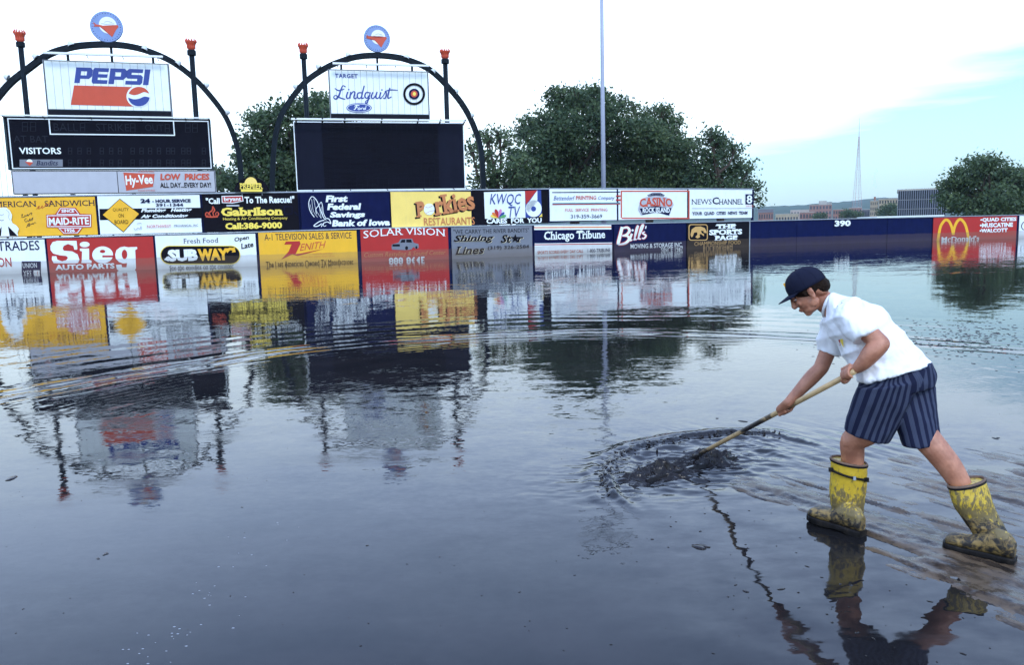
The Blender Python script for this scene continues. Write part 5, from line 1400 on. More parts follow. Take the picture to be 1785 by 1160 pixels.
def loft_rings(secs, n=28, sub=4, power=2.0):
    """secs: (centre, vecA, vecB) -> smooth closed loft"""
    rows = [tuple(c) + tuple(a) + tuple(b) for c, a, b in secs]
    q = catmull(rows, sub) if sub > 1 else rows
    V = []
    for row in q:
        c, a, b = Vector(row[0:3]), Vector(row[3:6]), Vector(row[6:9])
        for k in range(n):
            t = 2 * math.pi * k / n; ct, st = math.cos(t), math.sin(t)
            e = 2 / power
            V.append(c + a * (math.copysign(abs(ct) ** e, ct)) + b * (math.copysign(abs(st) ** e, st)))
    m = len(q)
    Fc = [(i * n + k, i * n + (k + 1) % n, (i + 1) * n + (k + 1) % n, (i + 1) * n + k) for i in range(m - 1) for k in range(n)]
    Fc += [tuple(range(n))[::-1], tuple((m - 1) * n + k for k in range(n))]
    return V, Fc
def limb(mb, pts, rads, n=18, sub=4, ends=True, flat=1.0, side=None):
    q = catmull([tuple(p) + (r,) for p, r in zip(pts, rads)], sub)
    side = side or RGT
    secs = []
    for i, row in enumerate(q):
        a_, b_ = Vector(q[max(i - 1, 0)][:3]), Vector(q[min(i + 1, len(q) - 1)][:3])
        d = (b_ - a_).normalized(); s1 = (side - d * side.dot(d)).normalized(); s2 = d.cross(s1)
        secs.append((Vector(row[:3]), s1 * row[3] * flat, s2 * row[3]))
    V, Fc = loft_rings(secs, n, 1)
    mb.add(V, Fc)
    if ends:
        mb.ball(pts[0], rads[0] * .98, 14, 8); mb.ball(pts[-1], rads[-1] * .98, 14, 8)
def fused(mb, name, voxel, m, parent, smooth_it=4, factor=0.5):
    """joins overlapping solids into one continuous skin"""
    me = bpy.data.meshes.new('tmp'); me.from_pydata([tuple(v) for v in mb.v], [], mb.f); me.update()
    o = bpy.data.objects.new('tmp', me); COL.objects.link(o)
    rm = o.modifiers.new('r', 'REMESH'); rm.mode = 'VOXEL'; rm.voxel_size = voxel; rm.adaptivity = 0
    if smooth_it:
        sm = o.modifiers.new('s', 'SMOOTH'); sm.factor = factor; sm.iterations = smooth_it
    dg = bpy.context.evaluated_depsgraph_get()
    out = bpy.data.meshes.new_from_object(o.evaluated_get(dg))
    bpy.data.objects.remove(o); bpy.data.meshes.remove(me)
    L = wloc(parent); out.transform(Matrix.Translation(-L))
    out.materials.clear(); out.materials.append(m)
    out.polygons.foreach_set('use_smooth', [True] * len(out.polygons))
    out.name = name
    return link(name, out, parent)
def displace(o, fn):
    me = o.data; n = len(me.vertices); L = np.array(wloc(o))
    co = np.empty(n * 3, np.float32); me.vertices.foreach_get('co', co); co = co.reshape(-1, 3)
    no = np.empty(n * 3, np.float32); me.vertex_normals.foreach_get('vector', no); no = no.reshape(-1, 3)
    co = co + no * fn(co + L)[:, None]
    me.vertices.foreach_set('co', co.astype(np.float32).ravel()); me.update()

# --- materials
def skin_material():
    m, nt, b = newmat('skin')
    pos = wpos(nt); n1 = nnoise(nt, pos, 14, 5, 0.6); n2 = nnoise(nt, pos, 90, 3, 0.6)
    c = nmix(nt, nrange(nt, n1.outputs['Fac'], 0.35, 0.65), (0.34, 0.135, 0.078), (0.48, 0.21, 0.125))
    c = nmix(nt, nrange(nt, n2.outputs['Fac'], 0.62, 0.75, 0, 0.35), c, (0.25, 0.10, 0.06))
    nt.links.new(c, b.inputs['Base Color']); b.inputs['Roughness'].default_value = 0.5
    b.inputs['Subsurface Weight'].default_value = 0.12; b.inputs['Subsurface Radius'].default_value = (0.02, 0.008, 0.004)
    b.inputs['Subsurface Scale'].default_value = 0.3
    return m
SKIN = skin_material()
def cloth_material(name, col, vary=0.06, wr=0.4, scale=7.0):
    m, nt, b = newmat(name)
    pos = wpos(nt)
    n1 = nnoise(nt, pos, scale, 4, 0.55, 0.8); n2 = nnoise(nt, pos, 240, 2, 0.5)
    c = nmix(nt, n1.outputs['Fac'], tuple(x * (1 - vary) for x in col), tuple(min(1, x * (1 + vary)) for x in col))
    nt.links.new(c, b.inputs['Base Color']); b.inputs['Roughness'].default_value = 0.85; b.inputs['Specular IOR Level'].default_value = 0.2
    bn = nt.nodes.new('ShaderNodeBump'); bn.inputs['Strength'].default_value = wr; bn.inputs['Distance'].default_value = 0.012
    h = nmath(nt, 'ADD', n1.outputs['Fac'], nmath(nt, 'MULTIPLY', n2.outputs['Fac'], 0.06))
    nt.links.new(h, bn.inputs['Height']); nt.links.new(bn.outputs[0], b.inputs['Normal'])
    return m, nt, b, c
M_shirt = cloth_material('white_cotton', (0.80, 0.81, 0.83), 0.03, 0.5, 9)[0]
M_cap, _, _, _ = cloth_material('cap_cloth', (0.006, 0.008, 0.024), 0.2, 0.15, 20)
M_hair = mat('dark_hair', (0.018, 0.011, 0.008), 0.6, 0.5, 60, bump=0.8)
def shorts_material():
    m, nt, b, c = cloth_material('striped_cloth', (0.008, 0.011, 0.034), 0.15, 0.35, 12)
    at = nt.nodes.new('ShaderNodeAttribute'); at.attribute_name = 'stripe'
    fr = nmath(nt, 'FRACT', at.outputs['Fac'])
    w = nmath(nt, 'ABSOLUTE', nmath(nt, 'SUBTRACT', fr, 0.5))
    k = nrange(nt, w, 0.22, 0.26)
    fine = nmath(nt, 'ABSOLUTE', nmath(nt, 'SUBTRACT', nmath(nt, 'FRACT', nmath(nt, 'MULTIPLY', at.outputs['Fac'], 6)), 0.5))
    c2 = nmix(nt, nmath(nt, 'MULTIPLY', fine, 1.2), (0.052, 0.063, 0.105), (0.026, 0.033, 0.068))
    nt.links.new(nmix(nt, k, c, c2), b.inputs['Base Color'])
    return m
def boot_material():
    m, nt, b = newmat('muddy_rubber')
    tcn = nt.nodes.new('ShaderNodeAttribute'); tcn.attribute_name = 'mud'
    pos = wpos(nt)
    n1 = nnoise(nt, pos, 16, 7, 0.7, 0.6); n2 = nnoise(nt, nmap(nt, pos, (1, 1, 0.45)), 55, 6, 0.75, 0.5); n3 = nnoise(nt, pos, 30, 3, 0.5)
    y = nmix(nt, n3.outputs['Fac'], (0.46, 0.30, 0.022), (0.64, 0.44, 0.036))
    film = nrange(nt, nmath(nt, 'ADD', n2.outputs['Fac'], nmath(nt, 'MULTIPLY', tcn.outputs['Fac'], 0.26)), 0.47, 0.58, 0, 0.88)
    c = nmix(nt, film, y, (0.10, 0.078, 0.045))
    thick = nrange(nt, nmath(nt, 'ADD', nmath(nt, 'MULTIPLY', n1.outputs['Fac'], 0.9), tcn.outputs['Fac']), 0.95, 1.03)
    mudc = nmix(nt, nrange(nt, nnoise(nt, pos, 26, 6, 0.7, 0.6).outputs['Fac'], 0.42, 0.62), (0.016, 0.013, 0.011), (0.26, 0.17, 0.055))
    c = nmix(nt, thick, c, mudc)
    nt.links.new(c, b.inputs['Base Color'])
    nt.links.new(nmath(nt, 'ADD', 0.3, nmath(nt, 'MULTIPLY', film, 0.3)), b.inputs['Roughness'])
    bn = nt.nodes.new('ShaderNodeBump'); bn.inputs['Strength'].default_value = 0.7; bn.inputs['Distance'].default_value = 0.006
    nt.links.new(nmath(nt, 'ADD', nmath(nt, 'MULTIPLY', thick, 0.7), nmath(nt, 'MULTIPLY', n2.outputs['Fac'], 0.5)), bn.inputs['Height']); nt.links.new(bn.outputs[0], b.inputs['Normal'])
    return m
M_boot = boot_material(); M_sole = mat('black_rubber', (0.014, 0.013, 0.013), 0.4, 0.4, 12, dirt=((0.08, 0.06, 0.04), 0.6)); M_shorts = shorts_material()

foot_f, foot_r = G(1460, 938), G(1725, 982)
person = thing('person', 'person in white t-shirt, striped shorts and yellow boots pushing a long handled tool', 'person', ((foot_f.x + foot_r.x) / 2, (foot_f.y + foot_r.y) / 2, 0))

# --- torso sections along the spine, from back and front outlines
Yp, Yn = 4.18, 4.40          # distance of pelvis and neck
TOR = [((405, 252), (372, 395), 4.40, .075), ((455, 262), (385, 425), 4.38, .135), ((520, 282), (408, 455), 4.36, .185), ((640, 322), (442, 515), 4.32, .190), ((740, 392), (490, 590), 4.28, .178), ((822, 490), (532, 645), 4.24, .165), ((890, 575), (565, 702), 4.21, .165), ((992, 668), (588, 758), 4.18, .178)]
def tor_secs(scale=1.0, grow=0.0, rows=TOR):
    out = []
    for (bk, fr, Y, w) in rows:
        a, b = K(bk[0], bk[1], Y - .03), K(fr[0], fr[1], Y + .05)
        A = (a - b) / 2; c = (a + b) / 2
        A = A * scale + A.normalized() * grow
        out.append((c, A, RGT * (w * scale + grow)))
    return out
body = MB()
V, Fc = loft_rings(tor_secs(0.86), 32, 4, 2.2); body.add(V, Fc)
shL, shR = K(505, 365, 4.20), K(430, 395, 4.53)
# pelvis
body.ball(K(800, 750, 4.18), (0.12, 0.11, 0.11), 16, 10)
# neck and head --------------------------------------------------
HC = K(256, 203, 4.43)                                   # middle of the skull
hp = math.radians(41)
hf0 = Vector((-0.93, 0.37, 0)).normalized(); hr = Vector((hf0.y, -hf0.x, 0))       # face forward, his right
hF = (hf0 * math.cos(hp) - Vector((0, 0, 1)) * math.sin(hp)).normalized()          # where the face looks
hU = hr.cross(hF).normalized()
if hU.z < 0: hU = -hU
HS = 1.02
def H(f, s, u): return HC + (hF * f + hr * s + hU * u) * HS
def hball(f, s, u, rf, rs, ru, n=16, m=10): body.ball(H(f, s, u), (rf * HS, rs * HS, ru * HS), n, m, (hF, hr, hU))
hball(-0.004, 0, 0.010, 0.100, 0.076, 0.088, 24, 14)      # cranium
hball(-0.045, 0, -0.045, 0.055, 0.058, 0.055)             # back of the head
hball(0.042, 0, -0.050, 0.062, 0.060, 0.085)              # face
hball(0.046, 0, -0.103, 0.052, 0.050, 0.032)              # jaw
hball(0.080, 0, -0.121, 0.022, 0.026, 0.017)              # chin
hball(0.090, 0, 0.002, 0.017, 0.050, 0.014)               # brow
for s_ in (-1, 1):
    hball(0.078, s_ * 0.034, -0.048, 0.020, 0.020, 0.020) # cheeks
    hball(0.018, s_ * 0.050, -0.088, 0.030, 0.012, 0.026)
    hball(-0.002, s_ * 0.074, -0.043, 0.016, 0.008, 0.029); hball(-0.010, s_ * 0.080, -0.032, 0.011, 0.006, 0.018); hball(0.002, s_ * .078, -0.064, 0.008, 0.006, 0.010)
body.tube([H(0.100, 0, -0.006), H(0.112, 0, -0.030), H(0.124, 0, -0.050)], [0.010, 0.0115, 0.013], 10)    # nose
hball(0.116, 0, -0.054, 0.015, 0.016, 0.009)
hball(0.103, 0, -0.080, 0.013, 0.022, 0.0065); hball(0.099, 0, -0.091, 0.013, 0.020, 0.007)            # lips
hball(0.088, 0, -0.108, 0.014, 0.018, 0.012)
limb(body, [K(430, 330, 4.40), K(375, 300, 4.42), K(325, 262, 4.43)], [0.068, 0.060, 0.055])            # neck
# arms -----------------------------------------------------------
elL, wrL, hdL = K(700, 545, 4.03), K(560, 690, 4.08), K(520, 722, 4.10)
midU = K(615, 470, 4.09)
limb(body, [shL.lerp(midU, .25), midU, elL], [0.052, 0.051, 0.046], flat=0.95)
limb(body, [elL, K(655, 590, 4.03), K(600, 655, 4.05), wrL], [0.046, 0.049, 0.040, 0.029])
elR, wrR, hdR = K(345, 690, 4.52), K(150, 895, 4.53), K(128, 930, 4.53)
limb(body, [shR.lerp(K(395, 560, 4.53), .25), K(395, 560, 4.53), elR], [0.048, 0.046, 0.042])
limb(body, [elR, K(290, 745, 4.53), K(215, 825, 4.53), wrR], [0.041, 0.043, 0.034, 0.027])

# --- the handle: a straight line through both fists down to the blade
TIP = G(1206, 806) + Vector((0, 0, 0.03))
near = K(512, 727, 4.10)
hdir = (TIP - near).normalized()
def on_handle(cx_photo):
    """point of the handle seen at this column of the photo"""
    lo, hi = 0.0, (TIP - near).length
    for _ in range(40):
        md = (lo + hi) / 2; p = near + hdir * md; v = p - Vector((0, 0, EYE))
        px = W_PX / 2 + F_PX * v.dot(RIGHT3) / v.dot(FWD3)
        if px > cx_photo: lo = md
        else: hi = md
    return near + hdir * lo
hnear = on_handle(1481); hfar = on_handle(1369)
HR = 0.0155
def hand(center, wrist, out_side, thumb_fwd):
    """palm laid over the shaft, four bent fingers round it, thumb closing from the other side"""
    a = hdir
    w = wrist - center; w -= a * w.dot(a); u = w.normalized()              # from the shaft towards the wrist
    v = a.cross(u).normalized()
    if v.dot(out_side) < 0: v = -v                                         # side on which the back of the hand shows
    c0 = center + u * (HR + 0.014) + v * 0.008
    body.ball(c0, (0.040, 0.022, 0.024), 14, 8, (a, v, u))
    limb(body, [wrist, wrist.lerp(c0, .6), c0], [0.027, 0.026, 0.025], 14, 3, True, 1.0, a)
    for k in range(4):
        off = (k - 1.5) * 0.0205
        L_ = (0.92, 1.05, 1.0, 0.82)[k]
        pts, rr_ = [], []
        R0 = HR + 0.0095
        body.ball(center + a * off + u * (R0 * .8) + v * (R0 + .010), 0.0115, 8, 6)          # knuckle
        for j, ang in enumerate((62, 20, -28, -78, -125)):
            if j == 4 and L_ < 0.9: continue
            t = math.radians(ang * (1 if True else 1))
            rad_ = R0 * (1.28 if j == 0 else 1.0 + (0.10 if j in (1, 3) else 0))
            pts.append(center + a * (off * (1 - .05 * j)) + u * (rad_ * math.sin(t)) + v * (rad_ * math.cos(t))); rr_.append((0.0105, 0.0100, 0.0092, 0.0085, 0.0075)[j])
        limb(body, pts, rr_, 10, 3, True, 1.0, a)
    # thumb from the side of the palm near its base
    s_ = thumb_fwd
    R0 = HR + 0.010
    b0 = c0 + a * (0.028 * s_) - v * 0.012 + u * 0.006
    pts = [b0, center + a * (0.045 * s_) - v * (R0 * .95) + u * (R0 * .5), center + a * (0.050 * s_) - v * (R0 * .8) - u * (R0 * .7), center + a * (0.040 * s_) - v * .003 - u * (R0 * 1.15)]
    limb(body, pts, [0.015, 0.0125, 0.011, 0.009], 10, 3, True, 1.0, a)
camside = Vector((-.35, -.93, 0.1))
hand(hnear, wrL, camside, 1)
hand(hfar, wrR, camside, -1)
# legs: front one is his left, rear one his right -----------------
hipF, hipR = K(720, 820, 4.12), K(860, 810, 4.22)
kneeF = B(446, 120, 4.26)
ankF = B(420, 690, 4.34)
limb(body, [K(735, 790, 4.15), K(690, 930, 4.17), K(625, 1060, 4.21), kneeF, B(440, 250, 4.29), B(425, 480, 4.31), ankF], [0.075, 0.076, 0.074, 0.066, 0.060, 0.052, 0.038], 20)
body.ball(B(415, 120, 4.25), (0.045, 0.045, 0.05), 12, 8)
kneeR = B(1040, 180, 4.12)
ankR = B(1420, 800, 3.98)
limb(body, [K(868, 790, 4.22), K(905, 930, 4.20), K(955, 1080, 4.17), kneeR, B(1150, 320, 4.08), B(1255, 500, 4.04), ankR], [0.075, 0.076, 0.074, 0.068, 0.062, 0.050, 0.038], 20)
body_o = fused(body, 'body', 0.0045, SKIN, person, 3)

# --- eyes, brows, mouth line
for s_ in (-1, 1):
    e = MB().ball(H(0.086, s_ * 0.031, -0.020), (0.012 * HS, 0.013 * HS, 0.008 * HS), 12, 8, (hF, hr, hU)).build('eye', mat('eye_white', (0.22, 0.19, 0.18), 0.3, 0.05, 5), person, True)  # eye white darkened: the shade on the eye is put into its colour
    MB().ball(H(0.0950, s_ * 0.031, -0.023), (0.0055 * HS, 0.0058 * HS, 0.0055 * HS), 10, 6, (hF, hr, hU)).build('iris', mat('iris', (0.03, 0.02, 0.015), 0.15, 0.05, 5), e, True)
    MB().tube([H(0.106, s_ * 0.014, -0.001), H(0.101, s_ * 0.034, 0.003), H(0.080, s_ * 0.055, -0.002)], [0.004, 0.005, 0.003], 6).build('eyebrow', M_hair, person, True)
    lid = MB(); 
    lid.tube([H(0.097, s_ * 0.018, -0.015), H(0.100, s_ * 0.031, -0.013), H(0.090, s_ * 0.046, -0.017)], [0.003, 0.0038, 0.003], 6).build('eyelid', SKIN, person, True)
MB().tube([H(0.101, -0.021, -0.086), H(0.113, 0, -0.0855), H(0.101, 0.021, -0.086)], [0.0015, 0.0025, 0.0015], 6).build('mouth', mat('lip_line', (0.20, 0.05, 0.04), 0.5, 0.1, 5), person, True)

# --- hair below the cap
hm = MB()
hm.ball(H(-0.006, 0, 0.010), (0.1035 * HS, 0.0795 * HS, 0.089 * HS), 24, 14, (hF, hr, hU))
hm.ball(H(-0.058, 0, -0.046), (0.052 * HS, 0.062 * HS, 0.048 * HS), 18, 10, (hF, hr, hU))
for s_ in (-1, 1): hm.ball(H(0.026, s_ * 0.071, -0.022), (0.014 * HS, 0.009 * HS, 0.022 * HS), 12, 8, (hF, hr, hU))
hair = fused(hm, 'hair', 0.006, M_hair, person, 2)
displace(hair, lambda c: 0.003 * fbm(c[:, 0] * 60 + c[:, 2] * 50, c[:, 1] * 60 - c[:, 2] * 40, 3))
# --- cap
cm = MB()
secs = []
cap_t = math.radians(10)
cF = (hF * math.cos(cap_t) + hU * math.sin(cap_t)).normalized(); cU = hr.cross(cF); cU = cU if cU.dot(hU) > 0 else -cU
def Cc(f, s, u): return HC + (cF * f + hr * s + cU * u) * HS
for k in range(9):
    t = k / 8 * math.pi / 2
    rr_ = math.cos(t) ** 0.85 if k < 8 else 0.03
    secs.append((Cc(-0.004 + 0.004 * math.sin(t), 0, 0.004 + 0.100 * math.sin(t) ** 0.9 if k else -0.008), cF * (0.108 * HS * max(rr_, .02)), hr * (0.087 * HS * max(rr_, .02))))
V, Fc = loft_rings(secs, 36, 2); 
cap_o = mk('cap', V, Fc, M_cap, person, True)
# brim: curved plate
V = []; nb, mb_ = 14, 7
for side in (0, 1):
    for i in range(nb + 1):
        a = math.radians(-64 + 128 * i / nb)
        for j in range(mb_ + 1):
            t = j / mb_
            f = -0.006 + 0.106 * math.cos(a) + t * 0.072 * math.cos(a * 0.9); s = 0.088 * math.sin(a) * (1 - .12 * t)
            u = 0.004 - 0.16 * s * s / 0.09 * 0.5 - t * 0.014 - (0.004 if side else 0)
            V.append(Cc(f, s, u))
n1 = (nb + 1) * (mb_ + 1); Fc = []
for i in range(nb):
    for j in range(mb_):
        a = i * (mb_ + 1) + j; Fc.append((a, a + 1, a + mb_ + 2, a + mb_ + 1)); Fc.append((n1 + a, n1 + a + mb_ + 1, n1 + a + mb_ + 2, n1 + a + 1))
for i in range(nb):
    for j in (0, mb_):
        a = i * (mb_ + 1) + j; Fc.append((a, a + mb_ + 1, n1 + a + mb_ + 1, n1 + a))
for i in (0, nb):
    for j in range(mb_):
        a = i * (mb_ + 1) + j; Fc.append((a, a + 1, n1 + a + 1, n1 + a))
mk('brim', V, Fc, M_cap, cap_o, True)
MB().ball(Cc(0.0, 0, 0.105), (0.008, 0.008, 0.005), 10, 6).build('button', M_cap, cap_o, True)
for s_, nm in ((0.0, 1), (0.4, 1), (-0.4, 1), (0.8, 1), (-.8, 1)):
    pts = []
    for k in range(8):
        t = k / 7 * math.pi / 2 * .96; rr_ = math.cos(t) ** 0.85
        aa = math.pi / 2 + s_ * 1.6
        pts.append(Cc(-0.004 + 0.004 * math.sin(t) + 0.1085 * rr_ * math.cos(aa), 0.0875 * rr_ * math.sin(aa) * -1, (0.004 + 0.1005 * math.sin(t) ** 0.9) if k else 0.0))
    MB().tube(pts, 0.0012, 4).build('seam', M_cap, cap_o)
V = [Cc(0.1005 - .0 + .004 * (1 - abs(s / .02)), s, u) for s, u in ((-.022, .034), (.022, .034), (.022, .066), (-.022, .066))]
lg = MB()
lg.box(Cc(0.090, 0, .058), (0.005, 0.022, 0.015), (cF, hr, cU)).build('badge', paint('yellow'), cap_o)

# --- t-shirt
sh = MB()
V, Fc = loft_rings(tor_secs(1.0, 0.012), 36, 4, 2.3); sh.add(V, Fc)
limb(sh, [K(560, 385, 4.26), shL + Vector((0, 0, .0)), K(560, 440, 4.13), K(612, 508, 4.085)], [0.085, 0.083, 0.077, 0.076], 20, 4, False)
limb(sh, [K(470, 390, 4.46), shR, K(405, 520, 4.53), K(386, 600, 4.53)], [0.08, 0.078, 0.070, 0.066], 20, 4, False)
sh.ball(K(520, 350, 4.24), 0.085, 16, 10); sh.ball(K(455, 360, 4.50), 0.08, 16, 10)
shirt = fused(sh, 't_shirt', 0.006, M_shirt, person, 5)
def wr(c):
    d = np.array(FWD); x = c @ d; z = c[:, 2]; y = c @ np.array(RGT)
    hem = np.exp(-((z - 0.98) / 0.12) ** 2)
    f1 = fbm(x * 5 + z * 7, z * 4 - x * 5 + y * 3, 3)
    f2 = fbm(x * 14 - z * 9 + y * 6, z * 5 + x * 6, 3)
    ridge = 1 - np.abs(2 * fbm(x * 4 + z * 9, z * 2.4 - x * 4 + y * 2, 2))
    return 0.012 * f1 + 0.010 * f2 + 0.016 * (ridge - 0.6) + 0.004 * hem * f2 * 3
displace(shirt, wr)
# hem band and sleeve cuffs
def band(name, secs, thick, parent, m, height):
    mbb = MB()
    for k in range(2):
        pass
    V, Fc = [], []
    n = 36
    for (c, A, B_, d, t) in secs:
        for q in range(n):
            ph = 2 * math.pi * q / n; V.append(c + A * math.cos(ph) * t + B_ * math.sin(ph) * t + d)
    m_ = len(secs)
    Fc = [(i * n + k, i * n + (k + 1) % n, (i + 1) * n + (k + 1) % n, (i + 1) * n + k) for i in range(m_ - 1) for k in range(n)]
    return mk(name, V, Fc, m, parent, True)
# collar ring at the neck
cs = K(388, 318, 4.40); ca = (K(408, 250, 4.37) - K(368, 385, 4.45)) / 2
pts = [cs + ca * math.cos(t) * 0.93 + RGT * 0.076 * math.sin(t) for t in np.linspace(0, 2 * math.pi, 25)]
MB().tube(pts, 0.009, 8, False).build('collar', M_shirt, shirt, True)
# small chest print
from mathutils.bvhtree import BVHTree
_bt = BVHTree.FromPolygons([v.co + wloc(shirt) for v in shirt.data.vertices], [tuple(p.vertices) for p in shirt.data.polygons])
def on_shirt(cx, cy):
    d = ray(1330 + cx / 3.411, 440 + cy / 3.411).normalized()
    h = _bt.ray_cast(Vector((0, 0, EYE)), d); return (h[0] - d * 0.002) if h[0] else None
for c_, quad in (('lettergold', ((458, 518), (474, 516), (480, 566), (464, 570))), ('red', ((449, 522), (456, 520), (462, 556), (455, 556)))):
    q_ = [on_shirt(*p) for p in quad]
    if all(q_): mk('chest_print', q_, [(0, 1, 2, 3)], paint(c_), shirt)

# --- shorts
PW = [((1000, 655), (586, 752), 4.18, .160), ((1026, 740), (574, 800), 4.18, .165), ((1020, 800), (590, 850), 4.18, .150)]
so = MB()
V, Fc = loft_rings(tor_secs(1.0, 0.004, PW), 36, 3, 2.2); so.add(V, Fc)
def leg_secs(rows):
    out = []
    for (l, r_, Y, w) in rows:
        a, b = K(r_[0], r_[1], Y - .01), K(l[0], l[1], Y + .02)
        out.append(((a + b) / 2, (a - b) / 2, Vector((0.40, 0.92, 0)).normalized() * w))
    return out
LF = leg_secs([((562, 800), (905, 760), 4.11, .100), ((530, 880), (890, 870), 4.14, .108), ((503, 965), (830, 985), 4.17, .110), ((481, 1052), (742, 1134), 4.20, .110)])
LR = leg_secs([((700, 800), (1036, 790), 4.23, .100), ((730, 890), (1030, 880), 4.21, .106), ((790, 1010), (1042, 990), 4.19, .108), ((828, 1146), (1068, 1132), 4.17, .108)])
V, Fc = loft_rings(LF, 32, 4, 2.3); so.add(V, Fc)
V, Fc = loft_rings(LR, 32, 4, 2.3); so.add(V, Fc)
shorts = fused(so, 'shorts', 0.006, M_shorts, person, 14)
me = shorts.data; n = len(me.vertices); co = np.empty(n * 3, np.float32); me.vertices.foreach_get('co', co); co = co.reshape(-1, 3) + np.array(wloc(shorts))
def leg_coord(secs, c):
    c0, c1 = np.array(secs[0][0]), np.array(secs[-1][0]); ax = c1 - c0; L = np.linalg.norm(ax); ax /= L
    t = (c - c0) @ ax; q = c - c0 - t[:, None] * ax
    s = np.array(RGT); s = s - ax * (s @ ax); s /= np.linalg.norm(s); f = np.cross(ax, s)
    # pull the axis back for the seat so that stripes stay upright there
    return np.arctan2(q @ s, q @ f), np.linalg.norm(q - (s * (q @ s)[:, None]) * 0.2, axis=1), t / L
aF, dF, tF = leg_coord(LF, co); aR, dR, tR = leg_coord(LR, co)
# the near leg owns everything in front of the crotch fold
fold0, fold1 = np.array(K(905, 690, 4.1)), np.array(K(785, 1040, 4.15))
dd = fold1 - fold0; side = (co[:, 0] - fold0[0]) * dd[2] - (co[:, 2] - fold0[2]) * dd[0]
isF = dF < dR
st = np.where(isF, aF * 0.115 / 0.040, aR * 0.115 / 0.040 + 0.5)
at = me.attributes.new('stripe', 'FLOAT', 'POINT'); at.data.foreach_set('value', (st + 20).astype(np.float32))
displace(shorts, lambda c: 0.010 * fbm(c[:, 0] * 6 + c[:, 1] * 3, c[:, 2] * 4, 3) + 0.005 * fbm(c[:, 0] * 18 - c[:, 2] * 12, c[:, 2] * 9 + c[:, 1] * 10, 2) + 0.006 * (1 - np.abs(2 * fbm(c[:, 0] * 9 + c[:, 2] * 3, c[:, 2] * 5, 2)) - .6))

